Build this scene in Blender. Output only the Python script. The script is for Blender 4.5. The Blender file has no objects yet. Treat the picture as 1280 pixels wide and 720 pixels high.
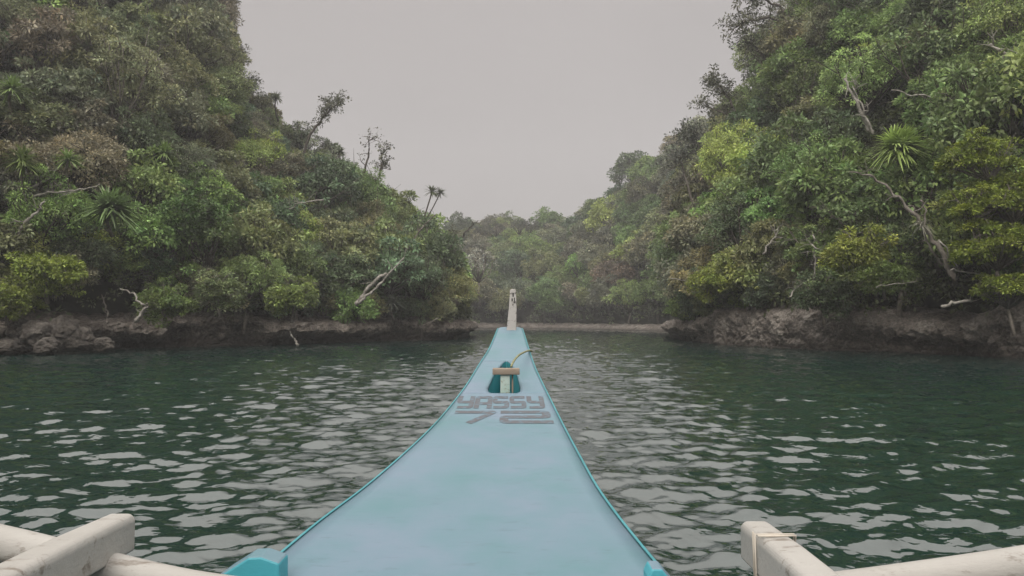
import bpy, math, random
import numpy as np
from mathutils import Vector, Matrix, noise

random.seed(7)
rng = np.random.default_rng(7)
sc = bpy.context.scene
R = math.radians

# ------------------------------------------------------------------ camera
H = 1.6                       # eye height over the water
F = 930.0                     # focal length in photo pixels (1280 wide)
PITCH = math.atan(40.0 / F)
cam_d = bpy.data.cameras.new('camera')
cam = bpy.data.objects.new('camera', cam_d)
sc.collection.objects.link(cam)
sc.camera = cam
cam.location = (0, 0, H)
cam.rotation_euler = (R(90) + PITCH, 0, 0)
cam_d.sensor_width = 36.0
cam_d.lens = 36.0 * F / 1280.0
cam_d.clip_start = 0.05
cam_d.clip_end = 3000

# ------------------------------------------------------------------ world / light / exposure
SUN_EL, SUN_AZ = R(36), R(196)      # azimuth measured from +Y, clockwise
w = bpy.data.worlds.new('World')
sc.world = w
w.use_nodes = True
nt = w.node_tree
nt.nodes.clear()
def N(nt, typ, **kw):
    n = nt.nodes.new(typ)
    for k, v in kw.items():
        setattr(n, k, v)
    return n
out = N(nt, 'ShaderNodeOutputWorld')
bg = N(nt, 'ShaderNodeBackground')
bg.inputs['Strength'].default_value = 0.1
sky = N(nt, 'ShaderNodeTexSky', sky_type='NISHITA')
sky.sun_disc = False
sky.sun_elevation = SUN_EL
sky.sun_rotation = SUN_AZ
sky.dust_density = 5.0
# the closed cloud layer: even grey near the horizon, brighter towards the zenith
tc = N(nt, 'ShaderNodeTexCoord')
sep = N(nt, 'ShaderNodeSeparateXYZ')
nt.links.new(tc.outputs['Generated'], sep.inputs[0])
ramp = N(nt, 'ShaderNodeValToRGB')
cr = ramp.color_ramp
cr.elements[0].position = 0.0; cr.elements[0].color = (.326, .305, .297, 1)
cr.elements[1].position = 1.0; cr.elements[1].color = (2.1, 2.02, 1.94, 1)
e = cr.elements.new(0.41); e.color = (.336, .311, .301, 1)
e = cr.elements.new(0.56); e.color = (1.15, 1.09, 1.04, 1)
nt.links.new(sep.outputs['Z'], ramp.inputs[0])
nz = N(nt, 'ShaderNodeTexNoise')
nz.inputs['Scale'].default_value = 3.2
nz.inputs['Detail'].default_value = 3
mp = N(nt, 'ShaderNodeMapRange')
mp.inputs['To Min'].default_value = 9.3; mp.inputs['To Max'].default_value = 10.9
nt.links.new(tc.outputs['Generated'], nz.inputs['Vector'])
nt.links.new(nz.outputs[0], mp.inputs[0])
sc_n = N(nt, 'ShaderNodeVectorMath', operation='SCALE')
nt.links.new(ramp.outputs[0], sc_n.inputs[0])
nt.links.new(mp.outputs[0], sc_n.inputs['Scale'])
mx = N(nt, 'ShaderNodeMix', data_type='RGBA')
mx.inputs[0].default_value = 0.95
nt.links.new(sky.outputs[0], mx.inputs[6])
nt.links.new(sc_n.outputs[0], mx.inputs[7])
nt.links.new(mx.outputs[2], bg.inputs[0])
nt.links.new(bg.outputs[0], out.inputs[0])

sd = bpy.data.lights.new('sun', 'SUN')
sd.energy = 1.5
sd.angle = R(25)
sd.color = (1.0, .96, .9)
so = bpy.data.objects.new('sun', sd)
sc.collection.objects.link(so)
dirv = Vector((math.sin(SUN_AZ) * math.cos(SUN_EL), math.cos(SUN_AZ) * math.cos(SUN_EL), math.sin(SUN_EL)))
so.rotation_euler = dirv.to_track_quat('Z', 'Y').to_euler()
so.location = (0, -20, 60)

sc.view_settings.view_transform = 'Standard'
sc.view_settings.look = 'None'
sc.view_settings.exposure = 0.45
sc.view_settings.gamma = 1.0
sc.view_settings.use_curve_mapping = False
cy = sc.cycles
cy.max_bounces = 5
cy.diffuse_bounces = 2
cy.glossy_bounces = 2
cy.transmission_bounces = 2
cy.transparent_max_bounces = 4
cy.volume_bounces = 0
cy.use_adaptive_sampling = True
cy.adaptive_threshold = 0.01
cy.caustics_reflective = False
cy.caustics_refractive = False

# ------------------------------------------------------------------ helpers
COL = sc.collection
CP, SP = math.cos(PITCH), math.sin(PITCH)
def P(px, py, Y):
    """point seen at photo pixel (px,py) at world depth Y"""
    dx, dy, dz = px - 640.0, F * CP - (360.0 - py) * SP, F * SP + (360.0 - py) * CP
    s = Y / dy
    return Vector((dx * s, Y, H + dz * s))
def pix(v):
    x, y, z = v[0], v[1], v[2] - H
    dep = y * CP + z * SP
    up = -y * SP + z * CP
    if dep < .01: return (-9999, -9999)
    return (640 + F * x / dep, 360 - F * up / dep)

def crom(xs, ys, x):
    """smooth (Catmull-Rom / cubic Hermite) interpolation of a table"""
    xs = np.asarray(xs, float); ys = np.asarray(ys, float); x = np.asarray(x, float)
    m = np.gradient(ys, xs)
    i = np.clip(np.searchsorted(xs, x) - 1, 0, len(xs) - 2)
    h = xs[i + 1] - xs[i]
    t = np.clip((x - xs[i]) / h, 0, 1)
    return ((2*t**3 - 3*t**2 + 1) * ys[i] + (t**3 - 2*t**2 + t) * h * m[i]
            + (-2*t**3 + 3*t**2) * ys[i + 1] + (t**3 - t**2) * h * m[i + 1])

class MB:
    """collects geometry for ONE mesh object"""
    def __init__(s):
        s.v = []; s.f = []; s.mi = []; s.smooth = True
    def add(s, vs, fs, mi=0):
        o = len(s.v)
        s.v.extend([tuple(a) for a in vs])
        s.f.extend([tuple(o + i for i in f) for f in fs])
        s.mi.extend([mi] * len(fs))
    def tube(s, pts, rad, sides=7, jit=0.0, cap=True):
        pts = [Vector(p) for p in pts]
        n = len(pts)
        vs, fs = [], []
        up = Vector((0, 0, 1))
        for i, p in enumerate(pts):
            t = (pts[min(i + 1, n - 1)] - pts[max(i - 1, 0)])
            t = t.normalized() if t.length > 1e-9 else Vector((0, 0, 1))
            a = t.cross(up)
            if a.length < .1: a = t.cross(Vector((0, 1, 0)))
            a.normalize(); b = t.cross(a).normalized()
            r = rad[i] if hasattr(rad, '__len__') else rad
            for k in range(sides):
                q = 2 * math.pi * k / sides
                rr = r * (1 + (random.uniform(-jit, jit) if jit else 0))
                vs.append(p + a * (math.cos(q) * rr) + b * (math.sin(q) * rr))
        for i in range(n - 1):
            for k in range(sides):
                k2 = (k + 1) % sides
                fs.append((i*sides + k, i*sides + k2, (i+1)*sides + k2, (i+1)*sides + k))
        if cap:
            fs.append(tuple(range(sides))[::-1]); fs.append(tuple((n-1)*sides + k for k in range(sides)))
        s.add(vs, fs)
    def grid(s, rows, mi=0, close=False, flip=False):
        m = len(rows[0]); vs = [p for r in rows for p in r]; fs = []
        for i in range(len(rows) - 1):
            for k in range(m - 1):
                q = (i*m + k, i*m + k + 1, (i+1)*m + k + 1, (i+1)*m + k)
                fs.append(q[::-1] if flip else q)
        s.add(vs, fs, mi)
    def box(s, c, sx, sy, sz, rot=None, mi=0):
        vs = []
        for z in (-1, 1):
            for x, y in ((-1, -1), (1, -1), (1, 1), (-1, 1)):
                v = Vector((x * sx / 2, y * sy / 2, z * sz / 2))
                if rot: v = rot @ v
                vs.append(Vector(c) + v)
        s.add(vs, [(3,2,1,0), (4,5,6,7), (0,1,5,4), (1,2,6,5), (2,3,7,6), (3,0,4,7)], mi)
    def build(s, name, mats, parent=None, smooth=True, bevel=0.0, seg=2):
        me = bpy.data.meshes.new(name)
        me.from_pydata(s.v, [], s.f)
        if not isinstance(mats, (list, tuple)): mats = [mats]
        for m in mats: me.materials.append(m)
        me.polygons.foreach_set('material_index', s.mi)
        me.polygons.foreach_set('use_smooth', [smooth] * len(me.polygons))
        me.update()
        o = bpy.data.objects.new(name, me)
        COL.objects.link(o)
        if parent: o.parent = parent
        if bevel:
            b = o.modifiers.new('bevel', 'BEVEL'); b.width = bevel; b.segments = seg; b.limit_method = 'ANGLE'
        return o

def tag(o, label=None, cat=None, group=None, kind=None):
    if label: o['label'] = label
    if cat: o['category'] = cat
    if group: o['group'] = group
    if kind: o['kind'] = kind
    return o
def empty(name, loc=(0, 0, 0), rz=0.0):
    o = bpy.data.objects.new(name, None)
    COL.objects.link(o); o.location = loc; o.rotation_euler = (0, 0, rz); o.empty_display_size = .2
    return o

def quads_mesh(name, V, mat, tint=None, idx=4):
    """V: (n,4,3) quads -> one mesh, tint (n,3) per quad"""
    n = len(V)
    me = bpy.data.meshes.new(name)
    me.vertices.add(n * 4); me.loops.add(n * 4); me.polygons.add(n)
    me.vertices.foreach_set('co', V.astype(np.float32).ravel())
    me.loops.foreach_set('vertex_index', np.arange(n * 4, dtype=np.int32))
    me.polygons.foreach_set('loop_start', np.arange(0, n * 4, 4, dtype=np.int32))
    me.update(calc_edges=True)
    if tint is not None:
        a = me.attributes.new('tint', 'FLOAT_COLOR', 'POINT')
        c = np.ones((n, 4, 4), np.float32); c[:, :, :3] = tint[:, None, :]
        a.data.foreach_set('color', c.ravel())
    me.materials.append(mat)
    return me

# ------------------------------------------------------------------ materials
def mat(name, col, rough=.6, spec=.5, noise_scale=None, col2=None, bump=0.0, bscale=None, detail=6, lo=.35, hi=.65, metallic=0.0, coat=0.0):
    m = bpy.data.materials.new(name); m.use_nodes = True
    t = m.node_tree; b = t.nodes['Principled BSDF']
    b.inputs['Base Color'].default_value = (*col, 1); b.inputs['Roughness'].default_value = rough
    b.inputs['Specular IOR Level'].default_value = spec; b.inputs['Metallic'].default_value = metallic
    b.inputs['Coat Weight'].default_value = coat
    g = N(t, 'ShaderNodeTexCoord')
    if noise_scale:
        n = N(t, 'ShaderNodeTexNoise'); n.inputs['Scale'].default_value = noise_scale; n.inputs['Detail'].default_value = detail
        t.links.new(g.outputs['Object'], n.inputs['Vector'])
        r = N(t, 'ShaderNodeMapRange'); r.inputs[1].default_value = lo; r.inputs[2].default_value = hi
        t.links.new(n.outputs[0], r.inputs[0])
        x = N(t, 'ShaderNodeMix', data_type='RGBA'); x.inputs[6].default_value = (*col, 1); x.inputs[7].default_value = (*col2, 1)
        t.links.new(r.outputs[0], x.inputs[0]); t.links.new(x.outputs[2], b.inputs['Base Color'])
    if bump:
        n2 = N(t, 'ShaderNodeTexNoise'); n2.inputs['Scale'].default_value = bscale; n2.inputs['Detail'].default_value = 8
        t.links.new(g.outputs['Object'], n2.inputs['Vector'])
        bp = N(t, 'ShaderNodeBump'); bp.inputs['Strength'].default_value = 1.0; bp.inputs['Distance'].default_value = bump
        t.links.new(n2.outputs[0], bp.inputs['Height']); t.links.new(bp.outputs[0], b.inputs['Normal'])
    return m

def leaf_mat(name, trans=.25, rough=.5, spec=.35):
    m = bpy.data.materials.new(name); m.use_nodes = True
    t = m.node_tree; b = t.nodes['Principled BSDF']; o = t.nodes['Material Output']
    oi = N(t, 'ShaderNodeObjectInfo'); at = N(t, 'ShaderNodeAttribute', attribute_name='tint')
    mul = N(t, 'ShaderNodeVectorMath', operation='MULTIPLY')
    t.links.new(oi.outputs['Color'], mul.inputs[0]); t.links.new(at.outputs['Color'], mul.inputs[1])
    t.links.new(mul.outputs[0], b.inputs['Base Color'])
    b.inputs['Roughness'].default_value = rough; b.inputs['Specular IOR Level'].default_value = spec
    tr = N(t, 'ShaderNodeBsdfTranslucent'); t.links.new(mul.outputs[0], tr.inputs[0])
    x = N(t, 'ShaderNodeMixShader'); x.inputs[0].default_value = trans
    t.links.new(b.outputs[0], x.inputs[1]); t.links.new(tr.outputs[0], x.inputs[2]); t.links.new(x.outputs[0], o.inputs[0])
    return m

M_leaf = leaf_mat('leaf')
M_bark = mat('bark', (.10, .085, .07), .85, .2, 6, (.05, .042, .035), .02, 25)
M_pale = mat('pale_bark', (.20, .18, .155), .8, .2, 9, (.10, .085, .07), .01, 30)
M_dead = mat('bleached_wood', (.33, .31, .275), .8, .2, 8, (.17, .155, .135), .01, 30)
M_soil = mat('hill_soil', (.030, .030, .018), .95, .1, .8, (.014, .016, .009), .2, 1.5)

# rock: brown-grey limestone, dark wet band at the water
def rock_mat(name, c1, c2, wet_top=.45):
    m = bpy.data.materials.new(name); m.use_nodes = True
    t = m.node_tree; b = t.nodes['Principled BSDF']
    b.inputs['Roughness'].default_value = .88; b.inputs['Specular IOR Level'].default_value = .2
    g = N(t, 'ShaderNodeNewGeometry')
    n = N(t, 'ShaderNodeTexNoise'); n.inputs['Scale'].default_value = .9; n.inputs['Detail'].default_value = 9; n.inputs['Roughness'].default_value = .65
    t.links.new(g.outputs['Position'], n.inputs['Vector'])
    cr = N(t, 'ShaderNodeValToRGB'); e = cr.color_ramp.elements
    e[0].position = .3; e[0].color = (*[k * .35 for k in c1], 1); e[1].position = .72; e[1].color = (*c2, 1)
    q = e.new(.5); q.color = (*c1, 1)
    t.links.new(n.outputs[0], cr.inputs[0])
    n3 = N(t, 'ShaderNodeTexNoise'); n3.inputs['Scale'].default_value = 9; n3.inputs['Detail'].default_value = 6
    t.links.new(g.outputs['Position'], n3.inputs['Vector'])
    mr3 = N(t, 'ShaderNodeMapRange'); mr3.inputs[1].default_value = .3; mr3.inputs[2].default_value = .7; mr3.inputs[3].default_value = .5; mr3.inputs[4].default_value = 1.35
    t.links.new(n3.outputs[0], mr3.inputs[0])
    s3 = N(t, 'ShaderNodeVectorMath', operation='SCALE'); t.links.new(cr.outputs[0], s3.inputs[0]); t.links.new(mr3.outputs[0], s3.inputs['Scale'])
    # tidal staining: algae-dark below the high-water line, ragged edge
    sp = N(t, 'ShaderNodeSeparateXYZ'); t.links.new(g.outputs['Position'], sp.inputs[0])
    ad = N(t, 'ShaderNodeMath', operation='MULTIPLY_ADD'); ad.inputs[1].default_value = -.6
    t.links.new(n.outputs[0], ad.inputs[0]); t.links.new(sp.outputs['Z'], ad.inputs[2])
    mr = N(t, 'ShaderNodeMapRange'); mr.inputs[1].default_value = wet_top - .45; mr.inputs[2].default_value = wet_top + .05
    mr.inputs[3].default_value = 0; mr.inputs[4].default_value = 1
    t.links.new(ad.outputs[0], mr.inputs[0])
    x = N(t, 'ShaderNodeMix', data_type='RGBA'); x.inputs[6].default_value = (.05, .042, .035, 1)
    t.links.new(mr.outputs[0], x.inputs[0]); t.links.new(s3.outputs[0], x.inputs[7])
    t.links.new(x.outputs[2], b.inputs['Base Color'])
    n2 = N(t, 'ShaderNodeTexNoise'); n2.inputs['Scale'].default_value = 4; n2.inputs['Detail'].default_value = 12; n2.inputs['Roughness'].default_value = .7
    t.links.new(g.outputs['Position'], n2.inputs['Vector'])
    bp = N(t, 'ShaderNodeBump'); bp.inputs['Distance'].default_value = .34; bp.inputs['Strength'].default_value = 1
    t.links.new(n2.outputs[0], bp.inputs['Height']); t.links.new(bp.outputs[0], b.inputs['Normal'])
    return m
M_rock = rock_mat('shore_rock', (.20, .172, .148), (.36, .32, .28))
M_rock_r = rock_mat('shore_rock_pale', (.235, .205, .178), (.42, .38, .335), .1)
M_boulder = rock_mat('boulder_rock', (.13, .115, .10), (.25, .225, .195), .2)

# ------------------------------------------------------------------ terrain
# shore lines as (x, y) seen from the camera, hills rise radially behind them
def shore(tab_px, tab_Y):
    return np.array([(p - 640) / F for p in tab_px]), np.array(tab_Y, float)
class Hill:
    def __init__(s, pxs, Ys, sky_px, sky_py, fac_px, fac, z0, seed, canopy):
        s.r, s.Y = shore(pxs, Ys)
        s.sr = np.array([(p - 640) / F for p in sky_px]); s.se = (400 - np.array(sky_py, float)) / F
        s.fr = np.array([(p - 640) / F for p in fac_px]); s.ff = np.array(fac, float)
        s.z0, s.seed, s.canopy = z0, seed, canopy
    def shoreY(s, r): return float(np.interp(r, s.r, s.Y))
    def pt(s, r, w):
        Ys = s.shoreY(r); f = float(np.interp(r, s.fr, s.ff)); Yr = Ys * f
        zr = H + float(np.interp(r, s.sr, s.se)) * Yr - s.canopy
        zr = max(zr, s.z0 + .3)
        Y = Ys + (Yr - Ys) * w
        if w <= 1: z = s.z0 + (zr - s.z0) * (max(w, 0) ** .82)
        else: z = zr - (w - 1) * (zr - s.z0) * .9
        x = r * Y
        amp = min(1, w * 6) * min(1.0, zr / 12)
        z += amp * (noise.noise((x * .12 + s.seed, Y * .12, 0)) * 2.2 + noise.noise((x * .33, Y * .33 + s.seed, 3)) * .9)
        return Vector((x, Y, z))
    def mesh(s, name, r0, r1, nr, nw, wmax=1.9):
        mb = MB(); rows = []
        for i in range(nr + 1):
            u = i / nr; r = r0 + (r1 - r0) * u
            row = []
            for k in range(nw + 1):
                Ys = s.shoreY(r); wm = 2.2 / (Ys * (float(np.interp(r, s.fr, s.ff)) - 1))
                p = s.pt(r, wm + (wmax - wm) * (k / nw) ** 1.15)
                if k == 0: p.z = -1.0
                row.append(p)
            rows.append(row)
        mb.grid(rows)
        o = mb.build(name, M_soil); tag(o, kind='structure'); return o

left = Hill([-3000, -1500, -900, -300, 0, 300, 560, 576, 583, 587, 589],
            [7.5, 13, 20, 29.8, 36.3, 45, 59, 62, 66, 73, 82],
            [-3000, -900, -300, 0, 160, 250, 268, 298, 338, 378, 410, 450, 492, 526, 556, 590],
            [-200, -350, -350, -260, -200, -40, 92, 130, 160, 182, 208, 240, 268, 305, 350, 398],
            [-3000, 0, 285, 420, 520, 580, 600], [2.4, 1.85, 1.75, 1.5, 1.3, 1.12, 1.08], 1.7, 3.1, 2.6)
right = Hill([835, 837, 841, 848, 858, 900, 1000, 1280, 1600, 2400, 4300],
             [82, 72, 64, 59, 56, 48.5, 40.5, 31, 25.6, 15.5, 8],
             [822, 846, 862, 880, 908, 936, 966, 1004, 1100, 1280, 1600, 2400, 4300],
             [398, 360, 290, 235, 195, 135, 75, 0, -190, -300, -350, -300, -200],
             [822, 840, 900, 1000, 1280, 4300], [1.08, 1.14, 1.45, 1.7, 1.9, 2.4], 1.9, 8.4, 2.6)
far = Hill([300, 560, 640, 720, 800, 860, 920, 1000, 1300], [126, 128, 136, 128, 110, 98, 90, 84, 80],
           [300, 500, 560, 590, 640, 680, 700, 715, 740, 770, 800, 850, 900, 1000, 1300],
           [254, 304, 307, 292, 286, 288, 292, 288, 266, 248, 224, 190, 150, 90, 40],
           [300, 700, 800, 1300], [1.35, 1.35, 1.38, 1.5], .8, 15.2, 2.6)
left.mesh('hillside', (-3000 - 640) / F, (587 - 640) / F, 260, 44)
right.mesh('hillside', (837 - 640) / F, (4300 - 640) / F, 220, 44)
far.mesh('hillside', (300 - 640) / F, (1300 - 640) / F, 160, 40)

def rock_bank(hill, name, r0, r1, step, material, prof, inl=1.2):
    """eroded limestone shore: notch at the tide line, ragged overhang above"""
    pts = []
    r = r0
    poly = []
    for i in range(9000):
        Y = hill.shoreY(r); poly.append((r * Y, Y, r))
        if r >= r1: break
        dY = abs(hill.shoreY(r + 1e-4) - Y) / 1e-4
        r += step / max(math.hypot(Y, dY), 4)
    rows = []
    for i, (x, y, r) in enumerate(poly):
        a = poly[max(i - 1, 0)]; b = poly[min(i + 1, len(poly) - 1)]
        t = Vector((b[0] - a[0], b[1] - a[1], 0)).normalized()
        n = Vector((t.y, -t.x, 0))
        if n.x * x + n.y * y > 0: n = -n
        px = 640 + F * r
        row = []
        for (o, z) in prof(px):
            p = Vector((x, y, 0)) + n * o; p.z = z
            q = p * .55
            d = noise.fractal(q, 1.0, 2.1, 5) * .34 + abs(noise.noise(p * 1.9)) * .32 - .1
            d2 = noise.noise(Vector((p.x * .9, p.y * .9, 4.2))) * .18
            k = .5 if z < .05 else 1
            d += (.5 - abs(noise.noise(p * 3.7))) * .22 + noise.fractal(p * 6.5, .8, 2.1, 3) * .07 - .1
            p += n * d * k; p.z += (noise.noise(p * 2.3) * .16 + d2) * (1 if z > .4 else .2)
            row.append(p)
        rows.append(row)
    mb = MB(); mb.grid(rows)
    o = mb.build(name, material, smooth=False); tag(o, kind='structure'); return o

def dens(profile, n=60):
    """resample a profile polyline evenly"""
    p = np.array(profile, float); d = np.r_[0, np.cumsum(np.hypot(*np.diff(p, axis=0).T))]
    t = np.linspace(0, d[-1], n)
    return list(zip(np.interp(t, d, p[:, 0]), np.interp(t, d, p[:, 1])))
PA = dens([(.5, -1.2), (.45, .0), (.5, .35), (.65, .8), (.75, 1.1), (.45, 1.45), (-.6, 1.75), (-2.2, 2.1)])    # bulky broken rock
PB = dens([(.1, -1.2), (-.9, .0), (-1.2, .5), (-1.0, .95), (-.7, 1.25), (-.4, 1.5), (-.9, 1.9), (-2.4, 2.2)])  # deep dark recess
PC = dens([(.1, -1.2), (-.55, .0), (-.5, .35), (.4, .62), (.75, .95), (.35, 1.35), (-.7, 1.6), (-2.2, 1.95)])  # overhanging lip
PD = dens([(.4, -1.2), (.2, .0), (.2, .5), (.4, 1.0), (.5, 1.6), (.3, 2.1), (-.6, 2.45), (-2.2, 2.6)])      # upright bank
def mixp(a, b, t): return [(p[0]*(1-t)+q[0]*t, p[1]*(1-t)+q[1]*t) for p, q in zip(a, b)]
def seq(tab):
    def f(px):
        for (p0, A), (p1, B) in zip(tab, tab[1:]):
            if px <= p1: return mixp(A, B, min(1, max(0, (px - p0) / (p1 - p0))))
        return tab[-1][1]
    return f
rock_bank(left, 'rock_bank', (-1500 - 640) / F, (588.9 - 640) / F, .085, M_rock,
          seq([(-900, PA), (60, PA), (95, PA), (120, PC), (205, PC), (214, PB), (320, PB), (350, PC), (470, PC), (500, PB), (560, PC), (590, PC)]))
rock_bank(right, 'rock_bank', (835.1 - 640) / F, (2400 - 640) / F, .085, M_rock_r,
          seq([(824, PC), (845, PC), (862, PC), (900, PD), (1010, PD), (1200, PC), (1250, PD), (3000, PD)]))
PF = dens([(.8, -.8), (.6, 0), (.4, .35), (.1, .6), (-.6, .9), (-2.5, 1.1)], 14)
rock_bank(far, 'rock_bank', (480 - 640) / F, (1000 - 640) / F, .7, M_rock_r, lambda px: PF)

# ------------------------------------------------------------------ water
def build_water():
    m = bpy.data.materials.new('water'); m.use_nodes = True
    t = m.node_tree; b = t.nodes['Principled BSDF']
    b.inputs['Base Color'].default_value = (.006, .021, .0175, 1)
    b.inputs['Roughness'].default_value = .0; b.inputs['IOR'].default_value = 1.9
    g = N(t, 'ShaderNodeNewGeometry')
    mpn = N(t, 'ShaderNodeMapping'); mpn.inputs['Scale'].default_value = (1.0, 1.7, 1)
    mpn.inputs['Rotation'].default_value = (0, 0, R(12))
    t.links.new(g.outputs['Position'], mpn.inputs[0])
    n = N(t, 'ShaderNodeTexNoise'); n.inputs['Scale'].default_value = 5; n.inputs['Detail'].default_value = 2; n.inputs['Roughness'].default_value = .55
    n.inputs['Distortion'].default_value = .4
    t.links.new(mpn.outputs[0], n.inputs['Vector'])
    bp = N(t, 'ShaderNodeBump'); bp.inputs['Distance'].default_value = .014; bp.inputs['Strength'].default_value = .7
    t.links.new(n.outputs[0], bp.inputs['Height']); t.links.new(bp.outputs[0], b.inputs['Normal'])
    # dense wedge of real waves in front, sheet around it
    nr, nc = 950, 720
    rr = 1.0 * (150.0 ** (np.arange(nr) / (nr - 1)))
    an = np.linspace(R(-62), R(62), nc)
    Rg, A = np.meshgrid(rr, an, indexing='ij')
    X = Rg * np.sin(A); Y = Rg * np.cos(A)
    Z = np.zeros_like(X)
    g2 = np.random.default_rng(11)
    for lam in np.geomspace(.075, 1.35, 80):
        th = g2.normal(R(97), R(30))
        k = 2 * math.pi / lam
        steep = .041 * min(1.0, (.42 / lam)) ** .5
        cell = np.maximum(Rg * .0053, .01)
        fade = 1.0 / (1.0 + (cell / (lam * 2.4)) ** 4)
        fade = np.maximum(fade, .0)
        ph = g2.uniform(0, 6.28)
        s = np.sin(k * (X * math.cos(th) + Y * math.sin(th)) + ph + .8 * np.sin(X * .47 + Y * .33 + ph))
        Z += steep / k * (s + .25 * np.cos(2 * (k * (X * math.cos(th) + Y * math.sin(th)) + ph))) * fade
    edge = np.clip((150 - Rg) / 20, 0, 1) * np.clip((Rg - 1) / .3, 0, 1) * np.clip((R(62) - np.abs(A)) / R(4), 0, 1)
    Z *= edge
    V = np.stack([X, Y, Z], -1).reshape(-1, 3)
    i = np.arange(nr - 1)[:, None] * nc + np.arange(nc - 1)[None, :]
    Q = np.stack([i, i + 1, i + nc + 1, i + nc], -1).reshape(-1, 4)[:, ::-1]
    # the flat rest: fan sheets joined to the wedge border
    ext = []
    nV = len(V)
    verts = [V]; quads = [Q]
    # far part
    far_ring = np.stack([300 * np.sin(an), 300 * np.cos(an), 0 * an], -1)
    verts.append(far_ring)
    a = (nr - 1) * nc + np.arange(nc - 1); b2 = nV + np.arange(nc - 1)
    quads.append(np.stack([a, a + 1, b2 + 1, b2], -1)[:, ::-1])
    off = nV + nc
    # behind and sides (ring of rest angles)
    an2 = np.linspace(R(62), R(298), 60)
    r2 = np.r_[1.0 * (150.0 ** (np.arange(40) / 39)), 300]
    R2, A2 = np.meshgrid(r2, an2, indexing='ij')
    verts.append(np.stack([R2 * np.sin(A2), R2 * np.cos(A2), 0 * R2], -1).reshape(-1, 3))
    i = off + np.arange(40)[:, None] * 60 + np.arange(59)[None, :]
    quads.append(np.stack([i, i + 1, i + 61, i + 60], -1).reshape(-1, 4)[:, ::-1])
    V = np.concatenate(verts); Q = np.concatenate(quads)
    me = bpy.data.meshes.new('water')
    me.vertices.add(len(V)); me.loops.add(len(Q) * 4); me.polygons.add(len(Q))
    me.vertices.foreach_set('co', V.astype(np.float32).ravel())
    me.loops.foreach_set('vertex_index', Q.astype(np.int32).ravel())
    me.polygons.foreach_set('loop_start', np.arange(0, len(Q) * 4, 4, dtype=np.int32))
    me.polygons.foreach_set('use_smooth', np.ones(len(Q), bool))
    me.update(calc_edges=True)
    me.materials.append(m)
    o = bpy.data.objects.new('water', me); COL.objects.link(o); tag(o, kind='structure')
build_water()
sb = MB(); sb.add([(-300, -300, -3), (300, -300, -3), (300, 300, -3), (-300, 300, -3)], [(0, 1, 2, 3)])
tag(sb.build('sea_bed', mat('sea_bed', (.03, .05, .04), .9)), kind='structure')

# ------------------------------------------------------------------ air
hz = MB(); hz.box((0, 0, 36), 640, 640, 80)
M_haze = bpy.data.materials.new('haze'); M_haze.use_nodes = True
t = M_haze.node_tree; t.nodes.clear()
o_ = N(t, 'ShaderNodeOutputMaterial'); pv = N(t, 'ShaderNodeVolumePrincipled')
pv.inputs['Color'].default_value = (.97, .97, .98, 1); pv.inputs['Density'].default_value = HAZE = .0011
pv.inputs['Anisotropy'].default_value = .2
t.links.new(pv.outputs[0], o_.inputs['Volume'])
tag(hz.build('haze', M_haze), kind='stuff')

# ------------------------------------------------------------------ foliage prototypes
def leaves(cent, out_dir, n, L, W, spread, g, droop=.25, up=.55):
    """n leaves round every centre: (c*n,4,3)"""
    c = len(cent)
    C = np.repeat(cent, n, 0); O = np.repeat(out_dir, n, 0)
    off = g.normal(size=(c * n, 3)); off /= np.linalg.norm(off, axis=1)[:, None]
    rad = spread * g.random((c * n, 1)) ** .45
    off2 = off + O * .55 + np.array([0, 0, .35]); off2 /= np.linalg.norm(off2, axis=1)[:, None]
    p = C + off2 * rad * np.array([1, 1, .7])
    ax = off * .8 + off2 * .6 + O * .2; ax[:, 2] -= droop; ax /= np.linalg.norm(ax, axis=1)[:, None]
    nrm = g.normal(size=(c * n, 3)) * .55 + np.array([0, 0, up]) + off2 * .5
    side = np.cross(ax, nrm); side /= (np.linalg.norm(side, axis=1)[:, None] + 1e-9)
    nn = np.cross(side, ax)
    l = L * (.6 + .8 * g.random((c * n, 1))); wd = W * (.6 + .8 * g.random((c * n, 1)))
    b = p; tip = p + ax * l; mid = p + ax * l * .45
    V = np.stack([b, mid + side * wd * .5 + nn * wd * .15, tip - nn * l * .12, mid - side * wd * .5 + nn * wd * .15], 1)
    return V
def tints(nc, n, g, amt=.3, warm=.045):
    b = np.exp(g.normal(0, amt, (nc, 1))); h = g.normal(0, warm, (nc, 1))
    t = np.concatenate([b * (1 + h), b, b * (1 - h)], 1)
    t = np.repeat(t, n, 0)
    t *= np.exp(g.normal(0, .16, (nc * n, 1)))
    return np.clip(t, .2, 2.1)

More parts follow.
